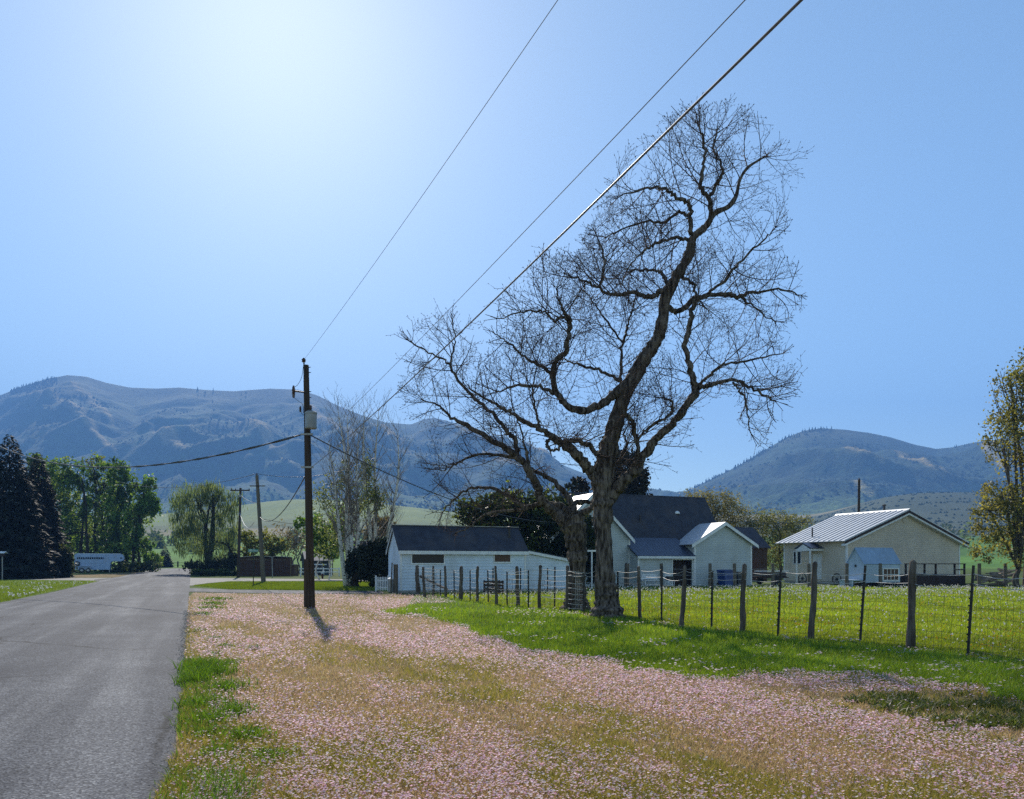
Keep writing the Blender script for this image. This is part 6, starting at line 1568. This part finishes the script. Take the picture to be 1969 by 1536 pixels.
MB().box(a.x - .11, a.x + .11, a.y - .1, a.y + .1, -.1, 1.55).build('post', M['post'], tp, world=True); MB().tube([a + Vector((-.25, -.1, 0)), at(754, 1082, a.y - .12)], .035, 7).build('leaning_pole', M['post'], tp, world=True)
a = gx(1138, 48); tpst = thing('clothesline_post', 'white T shaped clothesline post between the two bare trunks', 'clothesline post', a)
MB().tube([a, at(1138, 1060, 48)], .045, 10).build('post', M['whitetrim'], tpst, world=True); q = at(1139.5, 1059, 48); MB().box(q.x - .32, q.x + .32, 47.95, 48.05, q.z - .05, q.z + .05).build('crossbar', M['whitetrim'], tpst, world=True)

a = gx(1252, 54.2); be = thing('garden_bench', 'white slatted bench against the farmhouse porch wall', 'bench', a, TH)
bs = MB()
for i in range(4): bs.box(-.68, .68, -.22 + i * .12, -.12 + i * .12, .42, .45)
bs.build('seat', M['whitetrim'], be)
bs = MB()
for i in range(3): bs.box(-.68, .68, .24, .27, .52 + i * .12, .62 + i * .12)
bs.build('backrest', M['whitetrim'], be)
for x in (-.62, .56):
    for y in (-.2, .2): MB().box(x, x + .06, y, y + .05, 0, .42 if y < 0 else .86).build('leg', M['whitetrim'], be)
MB().box(-.66, .66, -.21, -.18, .12, .18).build('stretcher', M['whitetrim'], be)
a = gx(1288, 54.4); ch = thing('garden_chair', 'white chair with a dark cushion left of the porch doorway', 'chair', a, TH)
MB().box(-.24, .24, -.22, .24, .40, .44).build('seat', M['whitetrim'], ch); MB().box(-.22, .22, -.18, .22, .442, .72).build('cushion', M['blackbin'], ch); MB().box(-.24, .24, .22, .26, .445, .85).build('backrest', M['whitetrim'], ch)
for x in (-.24, .20):
    for y in (-.22, .20): MB().box(x, x + .04, y, y + .04, 0, .4).build('leg', M['whitetrim'], ch)


def bin_(name, label, px, Y, w, h, mat):
    a = gx(px, Y); t = thing(name, label, 'bin', a, TH)
    MB().prism([(-w * .42, .08), (w * .42, .08), (w * .5, h * .9), (-w * .5, h * .9)], -w * .45, w * .45, 'y').build('body', M[mat], t)
    MB().prism([(-w * .53, h * .902), (w * .53, h * .902), (w * .5, h * .97), (0, h), (-w * .5, h * .97)], -w * .5, w * .52, 'y').build('lid', M[mat], t)
    for s_ in (-1, 1): MB().tube([(s_ * w * .44, w * .36, .12), (s_ * w * .53, w * .36, .12)], .12, 12).build('wheel', M['rubber'], t)


bin_('wheeled_bin', 'blue wheeled bin against the farmhouse right wing', 1396, 55.6, .92, 1.18, 'bluebin')
bin_('wheeled_bin', 'dark wheeled bin right of the blue one', 1421, 56.4, .62, 1.02, 'blackbin')


def wagon_wheel(label, px, Y, r):
    c = gx(px, Y); t = thing('wagon_wheel', label, 'wheel', c, -PI / 2 + TH, group='wagon wheels leaning at the tan house')
    n = 24; mb = MB(); mb.tube([(r * math.cos(2 * PI * k / n), .0, r + r * math.sin(2 * PI * k / n)) for k in range(n + 1)], .045, 6, cap=False); mb.build('rim', M['iron'], t)
    mb = MB()
    for k in range(8): mb.tube([(0, 0, r), (r * math.cos(PI * k / 4), 0, r + r * math.sin(PI * k / 4))], .022, 5)
    mb.build('spoke', M['iron'], t); MB().tube([(0, -.08, r), (0, .08, r)], .08, 10).build('hub', M['iron'], t)


wagon_wheel('dark wagon wheel against the tan house wall right of the door', 1609, 59.4, .42)
wagon_wheel('dark wagon wheel partly behind the door hood post', 1543, 61.5, .42)
a = gx(949, 40.5); cr_ = thing('wooden_crate', 'dark slatted wooden crate lying before the shed wall', 'crate', a, TH)
cs = MB()
for i in range(4): cs.box(-.45, .45, -.32, -.29, .06 + i * .17, .18 + i * .17); cs.box(-.45, .45, .29, .32, .06 + i * .17, .18 + i * .17)
cs.build('slat', M['darkwood'], cr_)
for x in (-.45, .38):
    for y in (-.29, .23): MB().box(x, x + .07, y, y + .06, 0, .72).build('corner_post', M['darkwood'], cr_)
a = gx(1478, 60); ut = thing('flat_trailer', 'low dark flat trailer parked between the farmhouse and the tan house', 'trailer', a, TH)
MB().box(-1.25, 1.0, -.8, .8, .5, .62).box(-1.25, 1.0, -.82, -.79, .62, .95).build('deck', M['darkwood'], ut); MB().box(-1.3, 1.9, -.1, .1, 1.0, 1.07).build('loaded_beam', M['whitetrim'], ut)
for s_ in (-1, 1): MB().tube([(-.1, s_ * .84, .32), (-.1, s_ * .98, .32)], .32, 18).build('wheel', M['rubber'], ut)
MB().box(1.0, 1.9, -.05, .05, .5, .58).build('drawbar', M['iron'], ut); MB().box(-.9, .7, -.6, .6, .622, .95).build('load', M['blackbin'], ut)
a = gx(4.5, 77); bf = thing('bird_feeder', 'white roofed bird feeder on a pole at the far left', 'bird feeder', a)
MB().tube([a, at(4.5, 1070, 77)], .05, 8).build('post', M['galvpost'], bf, world=True)
q = at(4.5, 1069, 77); MB().box(q.x - .22, q.x + .22, 76.8, 77.2, q.z, q.z + .05).box(q.x - .15, q.x + .15, 76.88, 77.12, q.z + .05, q.z + .3).build('box', M['darkwood'], bf, world=True)
r = MB(); r.slab((q.x - .36, 76.7, q.z + .28), (q.x + .36, 76.7, q.z + .28), (q.x + .36, 77, q.z + .46), (q.x - .36, 77, q.z + .46), .03); r.slab((q.x - .36, 77.003, q.z + .46), (q.x + .36, 77.003, q.z + .46), (q.x + .36, 77.3, q.z + .28), (q.x - .36, 77.3, q.z + .28), .03); r.build('roof', M['whitetrim'], bf, world=True)
# logs in the brush pile at the right
lp = MB().tube([(-.9, 0, 0), (.9, 0, 0)], [.09, .07], 9).mesh('log')
lp.materials.append(M['log'])
for i in range(22):
    o = bpy.data.objects.new('log', lp); COL.objects.link(o)
    c = gx(rf_.uniform(1894, 1946), rf_.uniform(57, 59)); o.location = (c.x, c.y, .1 + 1.15 * (i / 22) * rf_.uniform(.7, 1)); o.rotation_euler = (rf_.gauss(0, .2), rf_.gauss(0, .22), rf_.gauss(.2, .5)); o.scale = (rf_.uniform(.6, 1.2), rf_.uniform(.6, 1.3), rf_.uniform(.6, 1.3))
    tag(o, 'pale log tangled in the wood pile by the right edge tree', 'log', 'logs in the wood pile at the right')
# meadow gate at the end of the road
zg = gz_flat(195); g0 = gx(300, 195); g0.z = zg
mg = thing('meadow_gate', 'dark post and rail gate where the road meets the meadow', 'gate', g0)
for px in (300, 315, 318, 342, 356, 360, 368): a = gx(px, 195); MB().box(a.x - .15, a.x + .15, 194.9, 195.1, zg - .2, zg + (1.5 if px in (300, 342, 356, 360) else 1.2)).build('gate_post', M['darkwood'], mg, world=True)
for z in (.5, 1.05): MB().box(gx(300, 195).x, gx(368, 195).x, 194.86, 194.895, zg + z, zg + z + .12).build('rail', M['darkwood'], mg, world=True)
bpy.context.view_layer.update()
print('objects', len(bpy.data.objects))
